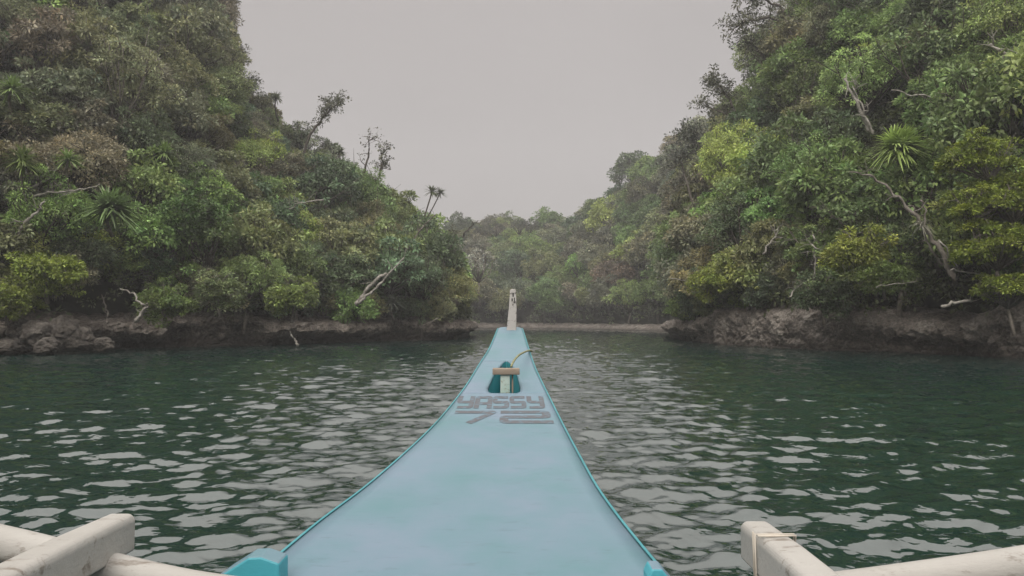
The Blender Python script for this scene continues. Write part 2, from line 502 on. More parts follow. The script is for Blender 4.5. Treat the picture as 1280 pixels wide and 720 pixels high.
def make_crown(seed, kind):
    g = np.random.default_rng(seed)
    if kind == 'broad':   nl, sq, lr, nclump, npl, L, W, sp = 17, .85, .85, 15, 30, .24, .12, .38
    elif kind == 'fine':  nl, sq, lr, nclump, npl, L, W, sp = 15, .9, .95, 22, 36, .15, .065, .36
    elif kind == 'pads':  nl, sq, lr, nclump, npl, L, W, sp = 16, 1.1, .95, 16, 30, .22, .12, .30
    elif kind == 'big':   nl, sq, lr, nclump, npl, L, W, sp = 16, .85, .85, 14, 26, .24, .11, .38
    elif kind == 'sparse': nl, sq, lr, nclump, npl, L, W, sp = 15, 1.0, .42, 6, 15, .20, .11, .28
    elif kind == 'distant': nl, sq, lr, nclump, npl, L, W, sp = 13, .85, .9, 12, 34, .25, .14, .5
    elif kind == 'shrub': nl, sq, lr, nclump, npl, L, W, sp = 20, .8, .8, 15, 24, .26, .13, .42
    Rr = 1.55
    d = g.normal(size=(nl, 3)); d[:, 2] = np.abs(d[:, 2]) * .9 - .25; d /= np.linalg.norm(d, axis=1)[:, None]
    lc = d * Rr * (.5 + .6 * g.random((nl, 1))) * np.array([1, 1, sq]); lc[:, 2] += 2.6
    if kind == 'shrub':
        d = g.normal(size=(nl, 3)); d[:, 2] = d[:, 2] * .8; d /= np.linalg.norm(d, axis=1)[:, None]
        lc = d * Rr * (.35 + .85 * g.random((nl, 1))) * np.array([1.15, 1.15, .8]); lc[:, 2] += 1.5
    rads = lr * (.7 + .6 * g.random(nl))
    # a few sprigs that stick out of the dome
    if kind != 'sparse':
        ns = 12; q = g.normal(size=(ns, 3)); q /= np.linalg.norm(q, axis=1)[:, None]; q[:, 2] = np.abs(q[:, 2]) if kind != 'shrub' else q[:, 2]
        lc = np.concatenate([lc, q * Rr * (1.25 + .35 * g.random((ns, 1))) + np.array([0, 0, 2.5 if kind != 'shrub' else 1.5])])
        rads = np.r_[rads, .22 + .2 * g.random(ns)]
    cents, outs = [], []
    for c, r in zip(lc, rads):
        k = max(3, int(nclump * (r / lr) ** 1.5))
        q = g.normal(size=(k, 3)); q /= np.linalg.norm(q, axis=1)[:, None]
        q += np.array([0, 0, .35]) + (c - np.array([0, 0, 2.4])) * .18
        q /= np.linalg.norm(q, axis=1)[:, None]
        fl = np.array([1.15, 1.15, .28]) if kind == 'pads' else np.array([1, 1, .8])
        cents.append(c + q * r * fl * (.75 + .35 * g.random((k, 1)))); outs.append(q)
    cents = np.concatenate(cents); outs = np.concatenate(outs)
    V = leaves(cents, outs, npl, L, W, sp, g, droop=.15 if kind == 'pads' else .3, up=1.1 if kind == 'pads' else .55)
    T = tints(len(cents), npl, g)
    me = quads_mesh('crown_' + kind, V, M_leaf, T)
    # limbs
    mb = MB()
    st = random.getstate(); random.seed(seed)
    base = Vector((0, 0, -1.2)); fork = Vector((g.normal() * .2, g.normal() * .2, 1.1))
    mb.tube([base, base.lerp(fork, .5) + Vector((.08, -.05, 0)), fork], [.17, .13, .10], 7, .12)
    for c in lc:
        c = Vector(c); mid = fork.lerp(c, .5) + Vector((g.normal() * .15, g.normal() * .15, .1))
        mb.tube([fork, mid, c], [.065, .045, .02], 5, .1)
        for _ in range(4 if kind != 'distant' else 1):
            e = c + Vector(g.normal(size=3)) * (.5 if kind != 'sparse' else .35)
            mb.tube([mid.lerp(c, .6), c.lerp(e, .5) + Vector((0, 0, .05)), e], [.025, .018, .008], 4)
    random.setstate(st)
    tm = bpy.data.meshes.new('trunk'); tm.from_pydata(mb.v, [], mb.f)
    tm.polygons.foreach_set('use_smooth', [True] * len(tm.polygons))
    return me, tm
def trunk_variant(tm, m):
    q = tm.copy(); q.materials.append(m); return q
PROT = {}
for kind, n in (('broad', 4), ('fine', 3), ('pads', 2), ('big', 3), ('sparse', 3), ('distant', 4), ('shrub', 4)):
    PROT[kind] = []
    for i in range(n):
        cm, tm = make_crown(100 + 17 * i + len(kind) * 7, kind)
        PROT[kind].append((cm, trunk_variant(tm, M_bark), trunk_variant(tm, M_pale)))

# first object of each prototype is built, all others are obj.copy() of it
SRC = {}
def place_tree(name, kind, var, loc, s, rz, color, pale, label, cat, group, squash=1.0, tilt=(0, 0)):
    key = (kind, var, pale)
    if key not in SRC:
        root = empty(name)
        cm, tb, tp = PROT[kind][var]
        tr = bpy.data.objects.new('trunk', tp if pale else tb); cr = bpy.data.objects.new('crown', cm)
        for o in (tr, cr): COL.objects.link(o); o.parent = root
        SRC[key] = (root, tr, cr)
    else:
        r0, t0, c0 = SRC[key]
        root = r0.copy(); root.name = name
        tr = t0.copy(); cr = c0.copy()
        for o in (root, tr, cr): COL.objects.link(o)
        tr.parent = root; cr.parent = root
    for k in ('group',):
        if k in root: del root[k]
    root.location = loc; root.rotation_euler = (tilt[0], tilt[1], rz); root.scale = (s, s, s * squash)
    cr.color = (*color, 1)
    tag(root, label, cat, group)
    return root

COLS = {  # leaf colours (albedo) with the word the label uses
 'olive':        (.125, .132, .058),
 'dark green':   (.062, .092, .042),
 'yellow-green': (.185, .235, .050),
 'mid-green':    (.098, .145, .045),
 'brownish':     (.138, .130, .088),
 'grey-green':   (.120, .132, .085),
 'deep bluish-green': (.062, .100, .058),
 'fresh green':  (.130, .195, .050),
}
def col_of(word):
    c = COLS[word]; j = 1.72 * math.exp(random.gauss(0, .12))
    l = .3 * c[0] + .6 * c[1] + .1 * c[2]
    return tuple(min(.5, (k * .8 + l * .2) * j * q * (1 + random.gauss(0, .05))) for k, q in zip(c, (1.03, 1.03, .90)))

# landmarks for the labels
LCOL = [(40, 'left picture edge'), (125, 'tumbled shore boulders'), (215, 'overhanging ledge'),
        (345, 'dark left shore recess'), (440, 'leaning white stake'),
        (500, 'forked white leaning trunk'), (999, 'tip of the left headland')]
RCOL = [(880, 'right cliff end'), (960, 'right cliff near its end'), (1050, 'thin bare sapling trunk'),
        (1125, 'big spiky rosette plant'), (1200, 'leaning forked trunk'), (9999, 'right picture edge')]
FCOL = [(640, 'left of the bow post'), (700, 'just right of the bow post'), (760, 'under the climbing skyline'), (9999, 'beside the right headland')]
LROW = [(20, 'uppermost over the'), (120, 'high over the'), (210, 'halfway up over the'), (300, 'low over the'), (999, 'close behind the')]
USED = set()
def pick_label(side, px, py, want, kindword, size_s, near_ok=True):
    """unique words from colour, size and the landmark cell"""
    words = [want] + [c for c in random.sample(list(COLS), len(COLS)) if c != want]
    size = 'small' if size_s < .85 else ('large' if size_s > 1.2 else 'medium')
    if side == 'left': place = next(r for y, r in LROW if py < y) + ' ' + next(n for x, n in LCOL if px < x)
    elif side == 'right': place = next(r for y, r in LROW if py < y) + ' ' + next(n for x, n in RCOL if px < x)
    else:
        rows = [(285, 'crowning the far hill'), (315, 'high on the far hill'), (345, 'midway down the far hill'), (375, 'low on the far hill'), (999, 'at the far hill foot')]
        place = next(r for y, r in rows if py < y) + ' ' + next(n for x, n in FCOL if px < x)
    for c in words[:3 if near_ok else 8]:
        lb = f'{size} {c} {kindword} {place}'
        if lb not in USED: USED.add(lb); return lb, c
    for c in words:
        for kw in ('bushy', 'drooping', 'domed', 'ragged'):
            lb = f'{size} {c} {kw} tree {place}'.replace('medium ', '')
            if lb not in USED: USED.add(lb); return lb, c
    lb = f'{size} {want} tree {place}'; return lb, want

KINDWORD = {'broad': 'broad-leaved tree', 'fine': 'fine-leaved tree', 'pads': 'layered tree', 'big': 'large-leaved tree', 'sparse': 'open-crowned tree', 'shrub': 'shrub', 'distant': 'rounded tree'}
def pal(side, px, py):
    if side == 'left':
        if py > 250: ws = [('mid-green', 4), ('fresh green', 3), ('yellow-green', 2), ('dark green', 3), ('olive', 2), ('deep bluish-green', 1)]
        else: ws = [('olive', 5), ('brownish', 4), ('grey-green', 3), ('dark green', 2), ('mid-green', 1)]
        if px > 400: ws = [('mid-green', 4), ('olive', 2), ('grey-green', 2), ('dark green', 3), ('fresh green', 2)]
    elif side == 'right':
        ws = [('mid-green', 4), ('fresh green', 4), ('yellow-green', 2), ('olive', 3), ('dark green', 2), ('grey-green', 1)]
        if px > 1180: ws = [('yellow-green', 3), ('fresh green', 3), ('mid-green', 3), ('dark green', 2)]
        if px < 900: ws = [('grey-green', 3), ('olive', 3), ('mid-green', 3), ('brownish', 1)]
    else: ws = [('olive', 4), ('mid-green', 4), ('fresh green', 2), ('grey-green', 3), ('brownish', 2)]
    return random.choices([a for a, b in ws], [b for a, b in ws])[0]

def surf(hill, px, py):
    """terrain point seen at a photo pixel"""
    r = (px - 640) / F; best = None
    for i in range(120):
        w = i / 119 * 1.0; p = hill.pt(r, w); q = pix(p)
        if q[1] <= py: return p, w
        best = (p, w)
    return best

def fill(hill, side, r0, r1, n_try, dmin, smin, smax, kinds, clear=(), far_mode=False, maxn=150):
    pts = []
    for _ in range(n_try):
        r = random.uniform(r0, r1); w = random.random() ** 1.0
        w = random.uniform(.012, 1.02)
        p = hill.pt(r, w)
        px, py = pix(p + Vector((0, 0, 1.5)))
        if px < -260 or px > 1520 or py < -75: continue
        if any((px - a) ** 2 + (py - b) ** 2 < c * c for a, b, c in clear): continue
        if any((p - q[0]).length < dmin * (.8 + .35 * ((q[3] - smin) / (smax - smin))) for q in pts): continue
        s = random.uniform(smin, smax)
        if w < .08: s = min(s, smin + (smax - smin) * .35)
        pts.append((p, px, py, s, w))
        if len(pts) >= maxn: break
    for p, px, py, s, w in pts:
        kind = random.choices([k for k, _ in kinds], [b for _, b in kinds])[0]
        want = pal(side, px, py)
        lb, cw = pick_label(side, px, py, want, KINDWORD[kind], s / (smin + smax) * 2)
        sk = s
        dn = Vector((-p.x, -p.y, 0)).normalized()
        loc = p + dn * (.5 * s if w > .03 else .1) - Vector((0, 0, .9 * s if w > .06 else .55 * s))
        nm = 'forest_tree' if far_mode else 'jungle_tree'
        place_tree(nm, kind, random.randrange(len(PROT[kind])), loc, sk, random.uniform(0, 6.28), tuple(k * (.82 if far_mode else 1) for k in col_of(cw)),
                   random.random() < .35, lb, 'tree',
                   {'left': 'jungle trees covering the left hill', 'right': 'jungle trees covering the right hill', 'far': 'trees on the far hill behind the channel'}[side],
                   random.uniform(.85, 1.15), (random.uniform(-.15, .15), random.uniform(-.15, .15)))
    return pts

LCLEAR = [(205, 200, 30), (135, 272, 40), (14, 120, 28), (28, 205, 34), (85, 208, 24), (110, 64, 24), (490, 378, 22), (240, 280, 30), (450, 365, 26), (70, 235, 24), (462, 362, 18), (205, 200, 16), (135, 268, 24), (168, 385, 12), (600, 332, 10)]
RCLEAR = [(1120, 195, 66), (1046, 90, 36), (968, 125, 34), (990, 165, 34), (1262, 120, 26), (1150, 290, 34), (1185, 330, 26), (1075, 140, 24), (1080, 318, 34), (1240, 60, 24), (1120, 192, 34), (1165, 300, 30), (1160, 340, 20), (1080, 130, 14)]
kn = [('broad', 5), ('fine', 4), ('pads', 1), ('big', 3)]
print('left', len(fill(left, 'left', -1.0, -.075, 8000, 2.75, .80, 1.35, kn, LCLEAR, maxn=170)))
print('right', len(fill(right, 'right', .232, .96, 8000, 2.6, .75, 1.3, kn, RCLEAR, maxn=170)))
print('far', len(fill(far, 'far', -.13, .30, 6000, 4.6, 1.2, 1.75, [('distant', 1)], far_mode=True, maxn=190)))

def shore_shrubs(hill, side, r0, r1, n, clear):
    pts = []
    marks = [(x, y) for x, y in (LCOL if side == 'left' else RCOL)]
    for _ in range(n * 12):
        if len(pts) >= n: break
        r = random.uniform(r0, r1); p = hill.pt(r, random.uniform(.015, .07)); px, py = pix(p)
        if px < -40 or px > 1320 or any((px - a) ** 2 + (py - b) ** 2 < c * c for a, b, c in clear): continue
        if any((p - q).length < 1.25 for q in pts): continue
        pts.append(p)
        s = random.uniform(.42, .78); kind = 'shrub'
        want = random.choice(['mid-green', 'fresh green', 'dark green', 'olive', 'yellow-green', 'grey-green'] if side == 'right' or px < 400 else ['mid-green', 'dark green', 'olive', 'grey-green'])
        words = [want] + random.sample(list(COLS), len(COLS)); where = next(nm for x, nm in marks if px < x)
        lb = None
        for form in ('low', 'drooping', 'rounded', 'ragged', 'sprawling', 'leaning'):
            for c in words[:4]:
                t_ = f'{form} {c} shrub at the rock edge, ' + ('over the ' if where[0] not in 'l' else 'by the ') + where
                if t_ not in USED: lb, want = t_, c; break
            if lb: break
        USED.add(lb)
        dn = Vector((-p.x, -p.y, 0)).normalized()
        place_tree('shore_shrub', kind, random.randrange(len(PROT[kind])), p + dn * random.uniform(-.8, .3) - Vector((0, 0, s * random.uniform(.0, .7))), s, random.uniform(0, 6.28),
                   col_of(want), random.random() < .5, lb, 'shrub', 'shrubs along the top of the shore rocks', random.uniform(.75, 1.05), (random.uniform(-.3, .3), random.uniform(-.3, .3)))
shore_shrubs(left, 'left', -.72, -.085, 48, [(165, 385, 22), (455, 372, 12)])
shore_shrubs(right, 'right', .235, .72, 48, [])
# undergrowth: low leaf mass between the trees, uncountable
def undergrowth(hill, r0, r1, n, L, col, name='undergrowth', zlo=.15, zhi=1.1):
    g = np.random.default_rng(int(abs(r0) * 1000) + n)
    cents = []
    for _ in range(n):
        r = random.uniform(r0, r1); p = hill.pt(r, random.uniform(-.005, 1.0))
        cents.append((p.x, p.y, p.z + random.uniform(zlo, zhi)))
    cents = np.array(cents); o = np.zeros_like(cents); o[:, 2] = .5; o[:, 1] = -.6
    V = leaves(cents, o, 22, L, L * .5, .55, g)
    T = tints(len(cents), 22, g, .4) * np.array(col)
    me = quads_mesh(name, V, M_leaf, T)
    ob = bpy.data.objects.new(name, me); COL.objects.link(ob); tag(ob, kind='stuff')
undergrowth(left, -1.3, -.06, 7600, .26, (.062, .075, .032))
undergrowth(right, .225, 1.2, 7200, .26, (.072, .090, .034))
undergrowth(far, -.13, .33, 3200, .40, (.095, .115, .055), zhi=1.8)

# ------------------------------------------------------------------ special plants
def rosette_mesh(seed, n, L, W, arch=1.0):
    g = np.random.default_rng(seed); V = []
    for i in range(n):
        a = g.uniform(0, 2 * math.pi); el = g.uniform(-.35, 1.35)
        d = np.array([math.cos(a) * math.cos(el), math.sin(a) * math.cos(el), math.sin(el)])
        s = np.array([-math.sin(a), math.cos(a), 0]); l = L * g.uniform(.7, 1.1)
        P_ = [np.zeros(3)]; k = 5
        for j in range(1, k + 1):
            u = j / k; P_.append(d * l * u - np.array([0, 0, 1]) * arch * l * .38 * u * u)
        for j in range(k):
            u0, u1 = j / k, (j + 1) / k
            w0 = W * (1 - u0 ** 2 * .95) * .5; w1 = W * (1 - u1 ** 2 * .95) * .5
            V.append(np.stack([P_[j] - s * w0, P_[j + 1] - s * w1, P_[j + 1] + s * w1, P_[j] + s * w0]))
    V = np.array(V); T = np.repeat(np.exp(g.normal(0, .22, (n, 1))) * np.ones((n, 3)), 5, 0)
    return quads_mesh('leaf_rosette', V, M_leaf, T)
ROS = [rosette_mesh(1, 200, 2.1, .14), rosette_mesh(2, 120, 1.3, .12), rosette_mesh(3, 80, 1.0, .10, .8)]
def spiky(px, py, size, var, label, color, stem, hill=None, Y=None, off=2.6, pale=True, heads=1, group='spiky rosette plants on the slopes'):
    """dracaena-like plant: strap-leaf rosettes on a stem; stem = pixel offsets of the foot"""
    if Y is None: Y = surf(hill, px, py)[0].y - off - 1.6
    c = P(px, py, Y)
    foot = P(px + stem[0], py + stem[1], Y + .8)
    root = empty('spiky_plant', foot); tag(root, label, 'plant', group)
    mb = MB(); top = c - foot
    mid = top * .5 + Vector((.25 * (1 if stem[0] < 0 else -1), 0, .1))
    mb.tube([(0, 0, 0), mid * .6, mid + (top - mid) * .3, top], [.11, .085, .07, .06], 7, .1)
    hs = [top]
    for k in range(heads - 1):
        a = top + Vector((random.uniform(-.9, .9), random.uniform(-.4, .4), random.uniform(-.7, .1))) * size
        mb.tube([mid, mid.lerp(a, .6) + Vector((0, 0, -.1)), a], [.06, .05, .045], 6, .1); hs.append(a)
    mb.build('stem', M_pale if pale else M_bark, root)
    for i, h in enumerate(hs):
        o = bpy.data.objects.new('leaf_rosette', ROS[var]); COL.objects.link(o); o.parent = root
        o.location = h; s = size * (1 if i == 0 else .75); o.scale = (s, s, s); o.rotation_euler = (random.uniform(-.2, .2), random.uniform(-.2, .2), random.uniform(0, 6))
        o.color = (*color, 1)
G1 = (.19, .27, .085); G2 = (.16, .235, .09); G3 = (.13, .15, .09)
spiky(1120, 185, .92, 0, 'biggest bright green spiky rosette plant, midway up the right hill', (.30, .40, .11), (22, 60), right, off=4.6, heads=3)
spiky(1046, 86, 1.0, 1, 'spiky green rosette on top of a pale bare trunk, high on the right hill', G1, (30, 75), right, off=4.6)
spiky(968, 118, 1.2, 1, 'faded spiky rosette plant high at the left of the right hill', G3, (14, 40), right, off=5, heads=2)
spiky(990, 160, 1.2, 1, 'dark green spiky rosette plant just below the faded ones on the right hill', G2, (8, 40), right, off=5)
spiky(1262, 118, .9, 1, 'spiky green rosette plant at the right edge below the thick pale limb', G1, (10, 50), right, off=4)
spiky(205, 192, 1.0, 1, 'light green spiky rosette standing alone halfway up the left hill', G1, (6, 44), left, off=4.2)
spiky(135, 262, 1.0, 0, 'dark green double spiky rosette plant low on the left hill', G2, (6, 34), left, off=4, heads=2)
spiky(14, 112, 1.0, 1, 'spiky green plant at the left edge of the picture, upper one', G1, (4, 40), left, off=4)
spiky(28, 200, 1.0, 1, 'spiky bright green plant near the left edge, below the upper one', (.14, .19, .05), (4, 40), left, off=3.2, heads=2)
spiky(85, 200, .8, 1, 'smaller spiky green plant beside a pale slanting branch on the left', G1, (4, 40), left, off=4)
spiky(110, 58, .8, 2, 'pale narrow-leaved spiky plant high on the left hill', G3, (4, 34), left, off=4.5)
spiky(425, 190, 1.0, 2, 'small spiky palm-like plant standing on the left hill skyline', G3, (3, 32), Y=66, pale=False)
spiky(540, 240, 1.15, 2, 'spiky tuft on a long bent stem at the low end of the left skyline', G3, (-34, 92), Y=64, pale=False, heads=2)
spiky(345, 122, .9, 2, 'tiny spiky tuft on the upper left skyline', G3, (3, 30), Y=70, pale=False)
spiky(490, 378, .9, 1, 'low drooping spiky plant right of the forked white trunk', (.12, .135, .10), (3, 24), Y=54.5)

def branch_thing(name, label, path, Y, r0, r1, material, twigs=6, tw_len=.8, cat='branch', leafy=None, dY=0.0, group=None, sides=7):
    """bare limb along photo pixels at depth Y (Y may be a list)"""
    if name != 'skyline_tree': r0, r1 = r0 * .78, r1 * .85
    pts = [P(a, b, (Y[i] if hasattr(Y, '__len__') else Y)) for i, (a, b) in enumerate(path)]
    # smooth with small wobble
    out = []
    n = len(pts)
    for i in range(n - 1):
        for k in range(4):
            u = k / 4; q = pts[i].lerp(pts[i + 1], u)
            out.append(q + Vector((random.gauss(0, .03), random.gauss(0, .08), random.gauss(0, .03))))
    out.append(pts[-1])
    base = out[0].copy()
    root = empty(name, base); tag(root, label, cat, group)
    mb = MB(); m = len(out)
    mb.tube([p - base for p in out], [r0 + (r1 - r0) * (i / (m - 1)) for i in range(m)], sides, .12)
    tips = []
    if twigs:
        tb = mb
        for _ in range(twigs):
            i = random.randrange(m // 3, m); p = out[i] - base
            d = Vector((random.gauss(0, 1), random.gauss(0, .5), random.gauss(.4, .6))).normalized()
            a = p + d * tw_len * .5 + Vector((0, 0, random.uniform(-.1, .1))); b = a + (d + Vector((random.gauss(0, .5), 0, random.gauss(0, .5)))).normalized() * tw_len * .6
            rr = r0 + (r1 - r0) * (i / (m - 1))
            tb.tube([p, a, b], [rr * .5, rr * .32, rr * .15], 5); tips += [a, b]
            c2 = a + Vector((random.gauss(0, .4), 0, random.gauss(0, .4))) * tw_len
            tb.tube([a, c2], [rr * .3, rr * .12], 4); tips.append(c2)
    mb.build('limb', material, root)
    if leafy:
        tips = tips + [p - base for p in out[-3:]]
        g = np.random.default_rng(len(path) * 31 + twigs)
        C = np.array([tuple(v) for v in tips]); O = np.zeros_like(C); O[:, 2] = .5
        npl = max(4, int(leafy[1] * .55)) if name == 'skyline_tree' else leafy[1]
        V = leaves(C, O, npl, leafy[2], leafy[2] * .5, leafy[3], g); T = tints(len(C), npl, g)
        cm = quads_mesh('foliage', V, M_leaf, T); o = bpy.data.objects.new('foliage', cm); COL.objects.link(o); o.parent = root
        o.color = (*leafy[0], 1)
    return root
LEAFD = (.12, .125, .08)
# skyline trees, left
branch_thing('skyline_tree', 'leafy tree leaning out from the highest left skyline', [(262, 40), (280, 20), (285, -12)], 70, .16, .06, M_bark, 16, 1.5, 'tree', (LEAFD, 60, .24, .55), group='open trees on the skylines')
branch_thing('skyline_tree', 'leafy bough poking out of the left skyline just above the step', [(262, 100), (285, 85), (296, 66)], 70, .12, .05, M_bark, 12, 1.0, 'tree', (LEAFD, 50, .22, .45), group='open trees on the skylines')
branch_thing('skyline_tree', 'low rounded leafy bough on the left skyline above the slope', [(296, 122), (308, 108), (320, 102)], 70, .1, .04, M_bark, 12, .9, 'tree', (LEAFD, 50, .2, .42), group='open trees on the skylines')
branch_thing('skyline_tree', 'leafy tree arching out over the left skyline with a curled tip', [(378, 195), (388, 168), (402, 148), (416, 134), (422, 130)], 68, .14, .05, M_bark, 14, 1.0, 'tree', (LEAFD, 46, .22, .38), group='open trees on the skylines')
branch_thing('skyline_tree', 'twisted bare tree with two stems on the left skyline', [(448, 240), (455, 218), (460, 196), (462, 176), (470, 170)], 66, .13, .04, M_bark, 9, .9, 'tree', (LEAFD, 5, .2, .25), group='open trees on the skylines')
branch_thing('skyline_tree', 'twisted tree with leaf tufts right of the bare one', [(462, 240), (474, 222), (478, 204), (476, 192), (488, 184)], 65.5, .13, .04, M_bark, 12, .7, 'tree', (LEAFD, 26, .2, .26), group='open trees on the skylines')
branch_thing('skyline_tree', 'curved bare stick rising where left headland meets far hill', [(576, 304), (580, 292), (590, 282), (594, 278)], 72, .09, .04, M_bark, 3, .5, 'tree', (LEAFD, 6, .2, .2), group='open trees on the skylines')
branch_thing('skyline_tree', 'low tuft-headed tree beside the curved bare stick', [(560, 318), (563, 303), (566, 294)], 70, .09, .04, M_bark, 10, .7, 'tree', (LEAFD, 30, .22, .35), group='open trees on the skylines')
# skyline trees, right
branch_thing('skyline_tree', 'tall spreading tree at the top of the right skyline', [(1012, 70), (1005, 40), (985, 28), (960, 22), (930, 28), (920, 34)], 56, .17, .05, M_bark, 22, 1.3, 'tree', (LEAFD, 46, .22, .42), group='open trees on the skylines')
branch_thing('skyline_tree', 'bough over the tall spreading tree, cut by the picture top', [(985, 28), (975, 8), (955, 0), (935, -6)], 56, .12, .04, M_bark, 16, 1.1, 'tree', (LEAFD, 46, .22, .42), group='open trees on the skylines')
branch_thing('skyline_tree', 'loose leafy tree below the tall one on the right skyline', [(975, 120), (960, 80), (945, 60), (935, 52)], 57, .14, .05, M_bark, 18, 1.2, 'tree', (LEAFD, 46, .22, .45), group='open trees on the skylines')
branch_thing('skyline_tree', 'tufted tree sticking out at the middle of the right skyline', [(925, 160), (912, 125), (900, 108), (888, 98)], 60, .14, .05, M_bark, 16, .9, 'tree', (LEAFD, 46, .22, .4), group='open trees on the skylines')
branch_thing('skyline_tree', 'leaning leafy bough low on the right skyline with pale limb', [(950, 165), (925, 150), (900, 140), (880, 132)], 60, .12, .04, M_pale, 14, .9, 'tree', (LEAFD, 44, .22, .4), group='open trees on the skylines')
branch_thing('skyline_tree', 'broad open tree at the foot of the right skyline', [(905, 230), (890, 200), (872, 180), (856, 166)], 61, .15, .05, M_pale, 22, 1.2, 'tree', ((.10, .11, .08), 46, .24, .5), group='open trees on the skylines')
branch_thing('skyline_tree', 'grey twiggy tree left of the broad open one on the right skyline', [(868, 260), (860, 230), (852, 205), (846, 192)], 62, .13, .05, M_pale, 20, 1.2, 'tree', ((.12, .125, .10), 30, .22, .5), group='open trees on the skylines')
# far skyline trees
for i, (x, y, wd) in enumerate([(604, 284, 'leftmost small tree on the far skyline'), (622, 280, 'second small tree from the left on the far skyline'), (648, 278, 'flat-topped small tree above the bow post'),
        (662, 279, 'small tree right above and right of bow post'), (684, 277, 'tallest tufted tree on the low part of far skyline'), (705, 284, 'low tree in the dip of the far skyline'),
        (722, 280, 'tufted tree where the far skyline starts climbing'), (742, 258, 'tree with two tufts on the climbing far skyline'), (756, 252, 'round-topped tree higher on the climbing far skyline'),
        (776, 238, 'bushy tree beneath the crest of the far skyline'), (800, 216, 'flat-topped tree on the far skyline crest'), (826, 200, 'broad pale tree on the far skyline beside right hill')]):
    Yd = 165
    p = P(x, y + 6, Yd)
    place_tree('skyline_tree', 'sparse', i % 3, p - Vector((0, 0, 3.0)), random.uniform(.85, 1.2), random.uniform(0, 6), (.075, .085, .055), False, wd, 'tree', 'small trees along the far skyline')

for hill, side, xs in ((left, 'left', [262, 285, 305, 322, 345, 362, 385, 402, 436, 452, 496, 512, 530, 548]), (right, 'right', [858, 872, 884, 898, 908, 922, 934, 950, 964, 985])):
    for i, x in enumerate(xs):
        r = (x - 640) / F; p = hill.pt(r, random.uniform(.93, 1.0)); px, py = pix(p)
        if py < -90: continue
        lb, cw = pick_label(side, px, py - 30, random.choice(['olive', 'grey-green', 'brownish', 'dark green']), 'open-crowned tree', 1.0)
        s_ = random.uniform(.7, 1.05)
        place_tree('skyline_tree', 'sparse', i % 3, p + Vector((0, 0, random.uniform(.2, 1.4))), s_, random.uniform(0, 6.28), tuple(k * .62 for k in col_of(cw)), False, lb, 'tree', 'open trees on the skylines', 1.1, (random.uniform(-.3, .3), random.uniform(-.4, .4)))
# bare limbs and trunks, left
branch_thing('dead_tree', 'forked white trunk leaning right over the left shore', [(444, 381), (452, 372), (462, 358), (474, 346), (483, 342)], 50.2, .19, .12, M_dead, 0, cat='dead tree')
branch_thing('dead_tree', 'thinner white stem beside the forked leaning trunk', [(449, 380), (458, 370), (468, 362), (478, 352), (488, 340), (505, 322)], 50.0, .13, .06, M_dead, 3, .9, cat='dead tree')
branch_thing('dead_branch', 'bleached branch with a curved hook rising from the overhanging ledge', [(170, 403), (176, 395), (182, 385), (176, 378), (166, 366), (150, 361)], 37.0, .12, .03, M_dead, 0)
branch_thing('dead_branch', 'short bleached fork arm right of the hooked branch on the ledge', [(171, 402), (177, 393), (183, 386), (185, 379)], 37.1, .09, .04, M_dead, 2, .35)
branch_thing('dead_branch', 'thin grey upright dead stem on the ledge left of hooked branch', [(134, 405), (133, 395), (131, 383), (127, 368)], 37.2, .07, .03, M_pale, 4, .5)
branch_thing('dead_branch', 'pale slanting bare branch low at the far left', [(18, 300), (30, 280), (45, 265), (56, 252)], 36.5, .13, .05, M_dead, 5, .6)
branch_thing('dead_branch', 'long pale branch crossing the foliage at the left, middle height', [(38, 248), (60, 240), (82, 240), (105, 236), (125, 230)], 37.5, .09, .03, M_dead, 6, .8)
branch_thing('dead_branch', 'pale branch slanting up at the left beside the smaller spiky plant', [(42, 233), (62, 222), (78, 207), (92, 192)], 38.0, .08, .02, M_dead, 5, .7)
branch_thing('dead_branch', 'thin pale forked twig near the upper left edge', [(48, 120), (34, 112), (20, 104)], 41.5, .06, .02, M_dead, 4, .5)
branch_thing('dead_branch', 'pale twisted limbs showing in the middle of the left hill', [(405, 250), (385, 252), (370, 256), (360, 262)], 52, .07, .03, M_dead, 8, .9)
branch_thing('dead_branch', 'thin grey branch high on the left hill', [(188, 72), (198, 62), (204, 50)], 50, .06, .02, M_dead, 4, .6)
branch_thing('dead_branch', 'slanting dead stem on the low right end of the left hill', [(512, 304), (524, 290), (536, 276), (545, 268)], 58, .09, .04, M_pale, 4, .6)
branch_thing('dead_branch', 'pale roots trailing over the rock at the left headland end', [(548, 398), (540, 402), (526, 408)], 55, .06, .03, M_pale, 3, .5)
branch_thing('driftwood_stake', 'short pale tapered stake leaning in the water against the left shore', [(373, 432), (369, 426), (365, 420), (362, 414)], 44.0, .10, .035, M_dead, 0, cat='stake')
branch_thing('driftwood_log', 'pale log lying between the tumbled boulders at the left', [(24, 418), (30, 412), (38, 408)], 34.8, .11, .07, M_dead, 0, cat='log')
